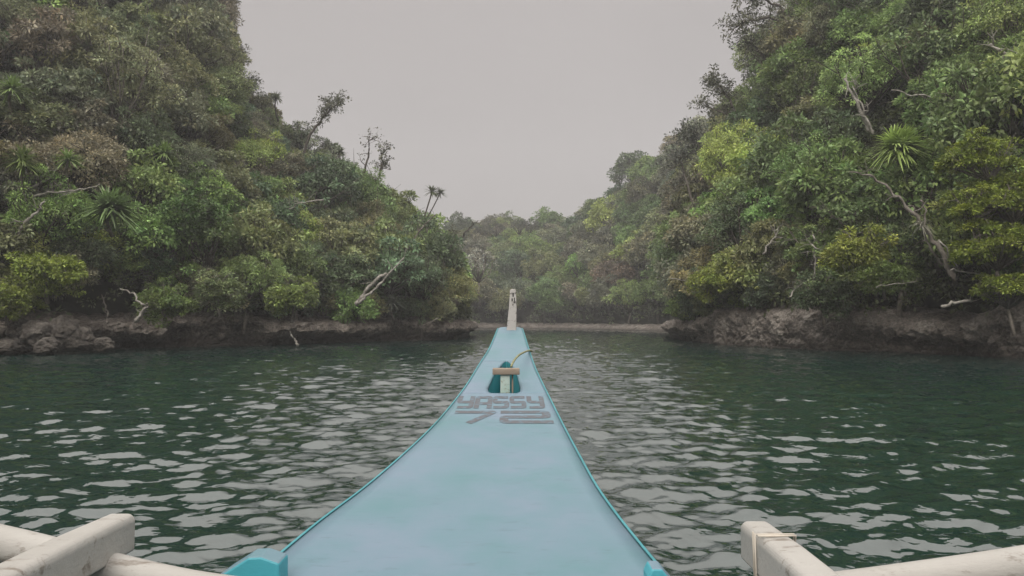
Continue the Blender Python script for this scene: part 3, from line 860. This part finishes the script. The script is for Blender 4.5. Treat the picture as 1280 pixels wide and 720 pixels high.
# right
branch_thing('dead_tree', 'pale bare trunk rising left of the biggest spiky plant', [(1090, 166), (1078, 145), (1067, 122), (1055, 98)], 40, .17, .07, M_dead, 6, .8, cat='dead tree')
branch_thing('dead_tree', 'second thinner pale stem alongside the bare trunk', [(1092, 168), (1082, 148), (1076, 130), (1066, 108)], 39.8, .09, .04, M_dead, 3, .6, cat='dead tree')
branch_thing('dead_branch', 'long thin pale branch lying across the upper right foliage', [(1116, 112), (1140, 119), (1165, 120), (1200, 122), (1245, 131)], 37, .04, .06, M_dead, 3, .5)
branch_thing('dead_branch', 'thick pale limb entering at the upper right edge', [(1290, 92), (1272, 80), (1252, 68), (1238, 55)], 34, .17, .07, M_dead, 6, .8)
branch_thing('dead_branch', 'upright pale stem at the right edge under the thick limb', [(1284, 165), (1276, 130), (1272, 105)], 33, .06, .03, M_dead, 3, .6)
branch_thing('leaning_tree', 'leaning forked grey trunk with bare roots above the right cliff', [(1194, 355), (1182, 325), (1168, 300), (1150, 278), (1128, 252), (1108, 232), (1086, 218), (1062, 215)], [30.6, 30.8, 31, 31.2, 31.5, 31.8, 32, 32], .16, .03, M_pale, 5, .7, cat='tree')
branch_thing('dead_branch', 'second stem of the leaning trunk, crossing behind it', [(1180, 330), (1165, 312), (1156, 290), (1158, 262), (1150, 250)], 31.3, .08, .04, M_pale, 3, .5)
branch_thing('dead_branch', 'thin prop branch running down right of the leaning trunk', [(1172, 300), (1188, 322), (1204, 340)], 30.4, .045, .025, M_dead, 2, .4)
branch_thing('dead_branch', 'arching thin branch right of the foot of the leaning trunk', [(1186, 336), (1205, 340), (1225, 342), (1240, 348)], 30.2, .04, .025, M_dead, 2, .4)
branch_thing('bare_sapling', 'thin bare upright sapling above the middle of the right cliff', [(1018, 352), (1018, 330), (1017, 310), (1016, 294)], 36.5, .06, .04, M_dead, 6, .6, cat='sapling')
branch_thing('dead_branch', 'twisted pale branch left of the thin sapling', [(955, 318), (962, 304), (970, 294), (974, 284)], 41, .08, .03, M_dead, 7, .6)
branch_thing('dead_branch', 'long pale root curving down behind the end of the right cliff', [(889, 384), (880, 370), (868, 358), (852, 350), (838, 348)], 50, .07, .03, M_dead, 3, .6)
branch_thing('dead_branch', 'thin forked twigs low on the right, above the cliff edge', [(985, 372), (998, 358), (1010, 350)], 37.5, .05, .02, M_dead, 6, .6)
branch_thing('dead_branch', 'thin horizontal branch low on the right, below the bright bush', [(1096, 358), (1120, 354), (1145, 352)], 32.5, .035, .02, M_dead, 3, .4)
branch_thing('driftwood_log', 'weathered log lying on top of the right cliff', [(1180, 384), (1195, 378), (1214, 377)], 30.2, .09, .06, M_dead, 2, .4, cat='log')
branch_thing('dead_branch', 'grey stick lying on the face of the right cliff', [(1029, 407), (1042, 403), (1055, 401)], 37.2, .04, .025, M_dead, 0)
# dried leaf tuft hanging on the leaning trunk
tuft = bpy.data.objects.new('dried_tuft', rosette_mesh(9, 60, .75, .035, 1.8)); COL.objects.link(tuft)
tuft.location = P(1152, 282, 30.9); tuft.color = (.30, .29, .23, 1); tag(tuft, 'pale dried leaf tuft hanging on the leaning forked trunk', 'dead leaves')
# picked-out trees and bushes
def picked(name, px, py, Y, s, kind, var, color, label, cat='bush', pale=True, squash=.9):
    p = P(px, py, Y); b_ = name == 'bright_bush'; kind = 'shrub' if b_ else kind; var = (var + int(px)) % 4 if b_ else var; place_tree(name, kind, var, p - Vector((0, 0, (1.5 if b_ else 2.6) * s * squash)), s, random.uniform(0, 6), color, pale, label, cat, None, squash)
YG = (.21, .26, .045)
for i, (x, y, s, lb) in enumerate([(1225, 205, .62, 'topmost bough-like layered yellow-green tree by the right edge'), (1262, 250, .72, 'layered yellow-green tree at the right edge, second from top'),
        (1222, 262, .55, 'small layered yellow-green tree left of the second one'), (1252, 310, .66, 'layered yellow-green tree low at the right edge'), (1266, 365, .50, 'lowest small yellow-green bush at the right edge over the cliff')]):
    picked('layered_tree', x, y, 30.5 - .3 * i, s, 'pads', i % 2, YG, lb, 'tree')
picked('bright_bush', 1075, 318, 34.5, .62, 'big', 0, (.22, .25, .05), 'bright yellow-green bush low on the right hill above the cliff')
picked('bright_bush', 1105, 345, 33.5, .45, 'broad', 1, (.13, .18, .05), 'small green bush just right below the bright yellow-green one')
picked('bright_bush', 888, 352, 46, .55, 'broad', 1, (.22, .26, .05), 'yellowish bush near the channel end of the right cliff')
picked('bright_bush', 1030, 372, 37, .6, 'big', 1, (.085, .12, .055), 'dark leafy bush hanging at the edge of the right cliff')
picked('bright_bush', 60, 340, 35.2, .62, 'big', 2, (.20, .25, .045), 'bright yellow-green bush low at the left above the boulders')
picked('bright_bush', 10, 375, 34.2, .5, 'big', 0, (.20, .24, .05), 'bright bush at the left edge just above the boulders')
picked('bright_bush', 365, 372, 44, .62, 'broad', 2, (.17, .22, .06), 'light green bush above the leaning white stake')
picked('bright_bush', 205, 378, 38.8, .55, 'broad', 0, (.13, .18, .05), 'green bush overhanging the right end of the rock ledge')
picked('bright_bush', 275, 365, 41, .55, 'fine', 0, (.15, .19, .08), 'pale speckled bush over the dark recess in the left shore')
picked('bright_bush', 240, 270, 43, .8, 'fine', 1, (.10, .17, .05), 'fresh green feathery tree above the middle of the left hill', 'tree')
picked('pale_bush', 600, 335, 100, 1.5, 'sparse', 1, (.36, .36, .30), 'whitish-leaved shrub against the far hill left of the bow post')

# ------------------------------------------------------------------ boulders at the left shore
def boulder(px, py, Y, rx, ry, rz_, label, seed):
    import bmesh
    bm = bmesh.new(); bmesh.ops.create_icosphere(bm, subdivisions=4, radius=1)
    for v in bm.verts:
        d = v.co.normalized()
        k = 1 + noise.fractal(d * 1.1 + Vector((seed, 0, 0)), 1, 2, 5) * .35 + abs(noise.noise(d * 2.6 + Vector((0, seed, 0)))) * .25
        q = d * k
        q += d * ((.5 - abs(noise.noise(d * 5 + Vector((seed, 1, 2))))) * .16 + noise.noise(d * 11) * .05)
        v.co = Vector((q.x * rx * .85, q.y * ry * .85, q.z * rz_ * .85))
    me = bpy.data.meshes.new('boulder'); bm.to_mesh(me); bm.free(); me.materials.append(M_boulder)
    o = bpy.data.objects.new('boulder', me); COL.objects.link(o); o.location = P(px, py, Y); o.rotation_euler = (0, 0, seed)
    tag(o, label, 'boulder', 'boulders along the left shore')
boulder(12, 434, 34.2, 1.0, .8, .42, 'low pale boulder at the water by the left edge', 1.3)
boulder(50, 419, 34.6, .85, .8, .7, 'rounded dark boulder standing behind the low pale one', 2.7)
boulder(78, 415, 35.2, .75, .7, .75, 'upright brown boulder at the middle of the left boulder heap', 4.1)
boulder(60, 433, 34.4, .8, .6, .42, 'flat boulder at the water below the middle of the heap', 5.2)
boulder(98, 424, 35.6, .8, .7, .62, 'cracked boulder at the right end of the heap', 6.6)
boulder(26, 411, 35.6, .6, .6, .5, 'small dark boulder at the back near the pale log', 7.9)
boulder(122, 431, 36.2, .7, .6, .4, 'flat wet boulder under the left part of the rock ledge', 9.3)

# ------------------------------------------------------------------ the boat
boat = empty('outrigger_boat', (0, 2.0, .9))
tag(boat, 'light blue wooden outrigger boat bow carrying grey lettering, with white crossbars', 'boat')
O0 = boat.location.copy()
def bl(v): return Vector(v) - O0          # world -> boat local

def paint(name, c1, c2, c3, rough=.42, wear=None, thr=(.56, .62)):
    m = bpy.data.materials.new(name); m.use_nodes = True
    t = m.node_tree; b = t.nodes['Principled BSDF']
    b.inputs['Roughness'].default_value = rough; b.inputs['Specular IOR Level'].default_value = .4
    g = N(t, 'ShaderNodeTexCoord')
    mpn = N(t, 'ShaderNodeMapping'); mpn.inputs['Scale'].default_value = (1.0, .8, 1); t.links.new(g.outputs['Object'], mpn.inputs[0])
    n = N(t, 'ShaderNodeTexNoise'); n.inputs['Scale'].default_value = 2.4; n.inputs['Detail'].default_value = 7; n.inputs['Roughness'].default_value = .6
    t.links.new(mpn.outputs[0], n.inputs[0])
    cr = N(t, 'ShaderNodeValToRGB'); e = cr.color_ramp.elements
    e[0].position = .33; e[0].color = (*c1, 1); e[1].position = .68; e[1].color = (*c3, 1); q = e.new(.5); q.color = (*c2, 1)
    t.links.new(n.outputs[0], cr.inputs[0])
    last = cr.outputs[0]
    # fine scuffs
    n2 = N(t, 'ShaderNodeTexNoise'); n2.inputs['Scale'].default_value = 22; n2.inputs['Detail'].default_value = 8; n2.inputs['Roughness'].default_value = .7
    mp2 = N(t, 'ShaderNodeMapping'); mp2.inputs['Scale'].default_value = (.35, 1.0, 1); t.links.new(g.outputs['Object'], mp2.inputs[0]); t.links.new(mp2.outputs[0], n2.inputs[0])
    mr = N(t, 'ShaderNodeMapRange'); mr.inputs[1].default_value = .58 if wear is None else thr[0]; mr.inputs[2].default_value = .72 if wear is None else thr[1]; mr.inputs[4].default_value = .55 if wear is None else .85
    t.links.new(n2.outputs[0], mr.inputs[0])
    x = N(t, 'ShaderNodeMix', data_type='RGBA'); t.links.new(mr.outputs[0], x.inputs[0]); t.links.new(last, x.inputs[6])
    x.inputs[7].default_value = (*(wear or (.075, .125, .15)), 1)
    t.links.new(x.outputs[2], b.inputs['Base Color'])
    bp = N(t, 'ShaderNodeBump'); bp.inputs['Distance'].default_value = .006 if 'white' in name else .0025; bp.inputs['Strength'].default_value = .7
    t.links.new(n2.outputs[0], bp.inputs['Height']); t.links.new(bp.outputs[0], b.inputs['Normal'])
    rr = N(t, 'ShaderNodeMapRange'); rr.inputs[3].default_value = rough - .1; rr.inputs[4].default_value = rough + .15
    t.links.new(n.outputs[0], rr.inputs[0]); t.links.new(rr.outputs[0], b.inputs['Roughness'])
    return m
M_deck = paint('deck_paint', (.092, .188, .212), (.120, .196, .240), (.152, .203, .262), .52)
M_teal = paint('teal_paint', (.03, .19, .21), (.045, .23, .26), (.06, .26, .29), .45)
M_cyan = paint('cyan_paint', (.05, .28, .335), (.06, .31, .37), (.08, .34, .40), .45)
M_white = paint('white_paint', (.27, .26, .24), (.32, .305, .28), (.36, .345, .32), .6, wear=(.15, .125, .10), thr=(.565, .66))
M_post = paint('worn_white_paint', (.30, .285, .26), (.36, .34, .32), (.40, .38, .36), .6, wear=(.10, .09, .08))
M_mint = paint('worn_mint_paint', (.24, .35, .31), (.30, .41, .37), (.40, .45, .41), .6, wear=(.18, .14, .10))
M_grey = mat('grey_lettering', (.088, .092, .103), .6, .3, 26, (.105, .16, .20), lo=.50, hi=.66)
M_wood = mat('bare_wood', (.24, .20, .16), .75, .2, 18, (.22, .17, .13))
M_dark = mat('dark_gap', (.02, .02, .02), .8)
M_rope = mat('rope', (.30, .30, .17), .9, .1, 60, (.15, .15, .09))

DT = [-4.5, -1.0, 1.0, 1.9, 2.15, 2.5, 3.0, 3.5, 4.2, 5.0, 5.6, 6.2, 7.0, 7.6, 8.0]
DR = [.683, .685, .686, .685, .685, .68, .668, .642, .602, .545, .48, .393, .256, .14, .075]          # drop below the eye
XR = [.38, .47, .45, .422, .402, .372, .339, .318, .292, .262, .229, .19, .151, .122, .104]
XL = [-.70, -.74, -.72, -.69, -.680, -.652, -.586, -.522, -.448, -.385, -.334, -.285, -.206, -.165, -.146]
def dz(y): return H - float(crom(DT, DR, y))
def xr(y): return float(crom(DT, XR, y))
def xl(y): return float(crom(DT, XL, y))
def on_deck(px, py):
    """deck point under a photo pixel"""
    best = None
    for i in range(1200):
        y = 1.2 + i * .0057
        p = P(px, py, y)
        if p.z <= dz(y): return p
    return p
hy0, hy1 = on_deck(630, 491.5).y, on_deck(633, 451.5).y
def hatch(y):
    u = (y - hy0) / (hy1 - hy0)
    if u < 0 or u > 1: return None
    py = 491.5 - 40 * u
    l = np.interp(py, [451.5, 453, 457, 469, 485, 490, 491.5], [632, 629, 626, 617, 609.8, 610.5, 614])
    r = np.interp(py, [451.5, 453, 457, 469, 485, 490, 491.5], [634, 637, 640, 646.5, 650.5, 650, 646.5])
    return (l - 640) * y / F, (r - 640) * y / F
# deck board (with the hatch cut in it)
ys = sorted(set([round(v, 4) for v in list(np.linspace(-4.5, 1.9, 16)) + list(np.linspace(1.9, 7.9, 90)) + list(np.linspace(hy0, hy1, 16)) + [7.94, 7.97, 8.0]]))
def edge(y):
    l, r = xl(y), xr(y); c = (l + r) / 2; k = 1.0
    if y > 7.88: k = math.sqrt(max(0.0, 1 - ((y - 7.88) / .125) ** 2)) * .55 + .45
    return c + (l - c) * k, c + (r - c) * k
mb = MB()
TH = .028
for a, b in zip(ys, ys[1:]):
    for side in (0, 1):
        def span(y):
            l, r = edge(y); h = hatch(min(max(y, hy0), hy1)) if (a >= hy0 - 1e-3 and b <= hy1 + 1e-3) else None
            if h is None: c = (l + r) / 2; h = (c, c)
            return (l, h[0]) if side == 0 else (h[1], r)
        (a0, a1), (b0, b1) = span(a), span(b); n = 8
        rows = []
        for y, p, q in ((a, a0, a1), (b, b0, b1)):
            rows.append([bl((p + (q - p) * k / n, y, dz(y))) for k in range(n + 1)])
        mb.grid(rows, 0)
deck = mb.build('deck', M_deck, boat)
import bmesh
def weld(o, d=.0005):
    bm = bmesh.new(); bm.from_mesh(o.data); bmesh.ops.remove_doubles(bm, verts=bm.verts, dist=d); bm.to_mesh(o.data); bm.free()
weld(deck)
md = deck.modifiers.new('solid', 'SOLIDIFY'); md.thickness = TH; md.offset = -1
# teal rubbing strips along both edges
for s in (0, 1):
    mb = MB(); rows = []
    for y in [v for v in ys if v <= 7.9]:
        x = edge(y)[s]; sg = -1 if s == 0 else 1; z = dz(y)
        prof = [(-.003, .002), (-.003, .005), (.005, .005), (.008, .002), (.008, -.05), (.001, -.05)]
        rows.append([bl((x + sg * o, y, z + h)) for o, h in prof])
    mb.grid(rows, flip=(s == 0)); mb.build('rubbing_strip', M_teal, boat, smooth=False)
# hull
mb = MB(); rows = []
for y in ys:
    l, r = edge(y); c = (l + r) / 2; z = dz(y) - TH - .002
    kz = float(np.interp(y, [-4.5, 3.0, 5.0, 6.5, 7.5, 8.0], [-.32, -.32, -.1, .5, 1.1, 1.44]))
    kz = min(kz, z - .03); row = []
    for k in range(-9, 10):
        u = abs(k) / 9; hw = (r - l) / 2 - .004
        xx = hw * (u ** .62); zz = kz + (z - kz) * (u ** 1.7)
        row.append(bl((c + math.copysign(xx, k) if k else c, y, zz)))
    rows.append(row)
mb.grid(rows); mb.build('hull', M_teal, boat)
# hatch well
mb = MB(); ring_t, ring_b = [], []
yy = np.linspace(hy0, hy1, 14)
L_ = [(hatch(y)[0] - .001, y) for y in yy]; R_ = [(hatch(y)[1] + .001, y) for y in yy][::-1]
ring = L_ + R_
top = [bl((x, y, dz(y) - .006)) for x, y in ring]; bot = [bl((x, y, dz(y) - .24)) for x, y in ring]
n = len(ring); mb.add(top + bot, [(i, (i + 1) % n, n + (i + 1) % n, n + i) for i in range(n)] + [tuple(n + i for i in range(n))])
mb.build('hatch_well', M_teal, boat, smooth=False)
# mooring post and crossbar
pb = P(631.8, 492, 5.42); yb = 5.42
x0, x1 = (625.5 - 640) * yb / F, (637.5 - 640) * yb / F
zt = P(632, 466, yb).z
mb = MB(); mb.box(bl(((x0 + x1) / 2, yb + .03, (zt + dz(yb) - .22) / 2)), x1 - x0, .06, zt - dz(yb) + .22)
mb.build('mooring_post', M_mint, boat, bevel=.006)
mb = MB(); mb.box(bl((x1 + .018, yb + .05, (zt + dz(yb) - .2) / 2)), .012, .04, zt - dz(yb) + .19); mb.build('post_batten', M_wood, boat)
xa, xb = (615.8 - 640) * yb / F, (649.5 - 640) * yb / F
zc0, zc1 = P(632, 468.5, yb - .02).z, P(632, 461, yb - .02).z
mb = MB(); mb.box(bl(((xa + xb) / 2, yb + .035, (zc0 + zc1) / 2)), xb - xa, .11, zc1 - zc0, mi=0)
mb.build('crossbar', M_wood, boat, bevel=.004)
# bow post
mb = MB(); secs = []
for (py, a, b) in [(424, 633, 645.5), (414, 633.2, 645.3), (400, 634.4, 645.6), (385, 636.0, 645.8), (372, 637.0, 645.4), (364, 637.4, 645.0), (361.5, 638.2, 644.3)]:
    Yq = 7.80 + (414 - py) * .0006; p = P(a, py, Yq); q = P(b, py, Yq); th = .075 - (424 - py) * .0004
    secs.append([bl(p), bl(q), bl(q + Vector((0, th, 0))), bl(p + Vector((0, th, 0)))])
vs = [v for s_ in secs for v in s_]; fs = []
for i in range(len(secs) - 1):
    for k in range(4): fs.append((i*4+k, i*4+(k+1)%4, (i+1)*4+(k+1)%4, (i+1)*4+k))
fs += [(3, 2, 1, 0), tuple(4 * (len(secs) - 1) + k for k in range(4))]
mb.add(vs, fs); bow = mb.build('bow_post', M_post, boat, smooth=False, bevel=.006)
# dark worn cuts near its top
mb = MB()
for (a, b, c, d) in [(640.6, 366, 642.2, 371), (639.3, 373, 641.0, 376.5), (642.4, 372, 643.6, 379), (640.6, 380, 641.8, 382)]:
    Yq = 7.80 + (414 - (b + d) / 2) * .0006 - .003
    mb.add([bl(P(a, b, Yq)), bl(P(c, b, Yq)), bl(P(c, d, Yq)), bl(P(a, d, Yq))], [(0, 1, 2, 3)])
mb.build('worn_marks', M_dark, bow)

# painted lettering
def glyph(strokes, px0, px1, pyt, pyb, th_u, th_v, mbx, skew=0.0):
    """strokes: polylines in glyph space (u right, v up from the near side); painted 4 mm thick on the deck"""
    pa, pb_ = on_deck((px0 + px1) / 2, pyt), on_deck((px0 + px1) / 2, pyb)
    yt, yb_ = pa.y, pb_.y; ym = (yt + yb_) / 2; py_m = (pyt + pyb) / 2
    xa_, xb_ = (px0 - 640) * ym / F, (px1 - 640) * ym / F
    def m(u, v, h=.0018):
        y = yb_ + (yt - yb_) * v; return bl((xa_ + (xb_ - xa_) * (u + skew * (v - .5)), y, dz(y) + h))
    for st in strokes:
        # ribbons as quads per segment, with mitred joins
        pts = [Vector((a, b)) for a, b in st]; Ls, Rs = [], []
        for i, p in enumerate(pts):
            d0 = (pts[i] - pts[i - 1]).normalized() if i else None
            d1 = (pts[i + 1] - pts[i]).normalized() if i < len(pts) - 1 else None
            d0 = d0 or d1; d1 = d1 or d0
            n0, n1 = Vector((-d0.y, d0.x)), Vector((-d1.y, d1.x)); nn = n0 + n1
            if nn.length < .3: nn = n0
            nn.normalize(); k = 1 / max(.55, nn.dot(n0))
            Ls.append(p + Vector((nn.x * th_u, nn.y * th_v)) * k * .5); Rs.append(p - Vector((nn.x * th_u, nn.y * th_v)) * k * .5)
        for i in range(len(pts) - 1):
            ns = 5; rows = []
            for k in range(ns + 1):
                a = Ls[i].lerp(Ls[i + 1], k / ns); b = Rs[i].lerp(Rs[i + 1], k / ns)
                rows.append([m(a.x, a.y), m((a.x + b.x) / 2, (a.y + b.y) / 2), m(b.x, b.y)])
            mbx.grid(rows)
def rnd(st, r=.1):
    """round the corners of a polyline"""
    o = [st[0]]
    for a, b, c in zip(st, st[1:], st[2:]):
        A, B, C = Vector(a), Vector(b), Vector(c); r1 = min(r, (A - B).length * .45); r2 = min(r, (C - B).length * .45)
        p, q = B + (A - B).normalized() * r1, B + (C - B).normalized() * r2
        for k in range(4):
            u = k / 3; o.append(tuple(p.lerp(B, u).lerp(B.lerp(q, u), u)))
    return o + [st[-1]]
GL = {'Y': [rnd([(.12, 1.0), (.12, .52), (.85, .52)]), rnd([(.88, 1.0), (.88, .10), (.10, .10)])],
      'A': [rnd([(.12, 0.0), (.12, .90), (.88, .90), (.88, 0.0)]), [(.12, .40), (.88, .40)]],
      'S': [rnd([(.95, .90), (.12, .90), (.12, .5), (.88, .5), (.88, .10), (.05, .10)], .08)],
      '7': [rnd([(.0, .88), (.90, .88), (.38, .04)], .06)],
      '2': [rnd([(.05, .88), (.90, .88), (.90, .50), (.12, .50), (.12, .12), (1.0, .12)], .08)]}
names = [('letter_y', 'Y', 572, 592.5), ('letter_a', 'A', 594.5, 615), ('letter_s', 'S', 616.5, 636), ('letter_s', 'S', 637.5, 657), ('letter_y', 'Y', 659, 679.5)]
for nm, ch, a, b in names:
    mb = MB(); glyph(GL[ch], a, b, 495.5, 511, .30, .20, mb); o = mb.build(nm, M_grey, boat, smooth=False)
mb = MB(); glyph(GL['7'], 567, 622, 513.5, 530, .16, .22, mb); mb.build('numeral_seven', M_grey, boat, smooth=False)
mb = MB(); glyph(GL['2'], 622, 690, 513.5, 530, .16, .22, mb); mb.build('numeral_two', M_grey, boat, smooth=False)

# cyan brackets where the crosspiece carries the deck
def bracket(front, Ya, Yb):
    mb = MB(); n = len(front)
    A = [bl(P(x, y, Ya)) for x, y in front]; B = [a + Vector((0, Yb - Ya, 0)) for a in A]
    mb.add(A + B, [tuple(range(n))[::-1], tuple(n + i for i in range(n))], 0)
    for i in range(n):
        j = (i + 1) % n; mb.add([A[i], A[j], B[j], B[i]], [(0, 1, 2, 3)], 1 if (A[i] - A[j]).normalized().z ** 2 < .6 else 0)
    o = mb.build('side_bracket', [M_cyan, M_deck], boat, smooth=False); weld(o); b = o.modifiers.new('bevel', 'BEVEL'); b.width = .006; b.segments = 2
bracket([(258, 732), (280, 716), (310, 697), (326, 696), (349, 704), (349, 790), (258, 790)], 1.95, 2.03)
bracket([(810, 790), (810, 722), (815, 711), (828, 711), (848, 735), (848, 790)], 1.93, 2.0)

# white cross beams (arched round booms), rails, floats
LP = [(-3.3, 2.9, .10), (-3.0, 2.72, .42), (-2.5, 2.45, .82), (-1.9, 2.15, 1.05), (-1.31, 1.92, 1.035), (-.906, 1.81, .985), (-.70, 1.775, .96), (-.45, 1.75, .945), (-.1, 1.73, .94),
      (.35, 1.72, .945), (.735, 1.725, .98), (1.24, 1.80, 1.02), (1.85, 2.0, 1.04), (2.45, 2.3, .82), (2.95, 2.55, .42), (3.25, 2.7, .10)]
def boom(pts, r, name='cross_boom'):
    pts = np.array(pts); t = np.arange(len(pts)); tt = np.linspace(0, len(pts) - 1, 70)
    xyz = np.stack([crom(t, pts[:, k], tt) for k in range(3)], 1)
    mb = MB(); mb.tube([bl(p) for p in xyz], r, 16); return mb.build(name, M_white, boat)
boom(LP, .043)
boom([(x, y - 4.6, z) for x, y, z in LP], .043)
for sx in (-3.3, 3.25):
    mb = MB(); ys_ = np.linspace(-4.2, 3.6, 40)
    mb.tube([bl((sx, y, .06 + .05 * max(0, (y - 2.6)) ** 2)) for y in ys_], [.075 + .004 * (i % 7 == 0) for i in range(40)], 12); mb.build('float', M_white, boat)
# square rails lying on the boom, rope-lashed
def rail(pt_far, w_, h_, length, name, ang=0.0):
    """pt_far: world point of the top centre at the far end"""
    mb = MB(); n = 14; secs = []
    for i in range(n + 1):
        u = i / n; y = -length * u
        k = 1.0
        wob = random.gauss(0, .0012)
        if i == 0: k = .90
        hw, hh = w_ / 2 * k, h_
        prof = [(-hw, -hh), (-hw, -.012), (-hw + .012, 0), (hw - .012, 0), (hw, -.012), (hw, -hh)]
        secs.append([bl((pt_far[0] + x + wob + ang * y, pt_far[1] + y, pt_far[2] + z - (.006 if i == 0 else 0) + wob)) for x, z in prof])
    m_ = len(secs[0]); vs = [v for s_ in secs for v in s_]; fs = []
    for i in range(n):
        for k in range(m_): fs.append((i*m_+k, (i+1)*m_+k, (i+1)*m_+(k+1) % m_, i*m_+(k+1) % m_))
    fs += [tuple(range(m_)), tuple(n * m_ + k for k in range(m_))[::-1]]
    mb.add(vs, fs); return mb.build(name, M_white, boat, smooth=False, bevel=.008, seg=3)
pL = P(152, 638, 1.93); pR = P(943, 648, 1.90)
rail(pL, .085, .095, 3.2, 'side_rail')
rr_ = rail(pR, .085, .095, 3.2, 'side_rail')
mb = MB()
for k in range(2):
    y = pR.y - .15 - .012 * k; hw, hh = .0445, .097
    c = [(-hw, .002), (hw, .002), (hw, -hh), (-hw, -hh), (-hw, .002)]
    mb.tube([bl((pR.x + a, y + .006 * i, pR.z + b)) for i, (a, b) in enumerate(c)], .0026, 6)
mb.build('lashing', mat('lashing_twine', (.50, .45, .38), .8), rr_)
rr_c = rr_.children[0] if rr_.children else None

# rope from the crossbar to the right edge
pts = [P(639, 458, 5.50), P(641, 453.5, 5.6), P(645, 447.5, 5.8), P(650, 443, 6.05), P(657, 439.5, 6.4), P(662, 438.2, 6.75), P(665, 439, 6.9)]
tt = np.linspace(0, 6, 40); ar = np.array([tuple(p) for p in pts])
cur = np.stack([crom(np.arange(7), ar[:, k], tt) for k in range(3)], 1)
mb = MB(); mb.tube([tuple(p) for p in cur], .0085, 8)
rp = mb.build('mooring_rope', M_rope); tag(rp, 'thin greenish rope looping from the crossbar over the right deck edge', 'rope')
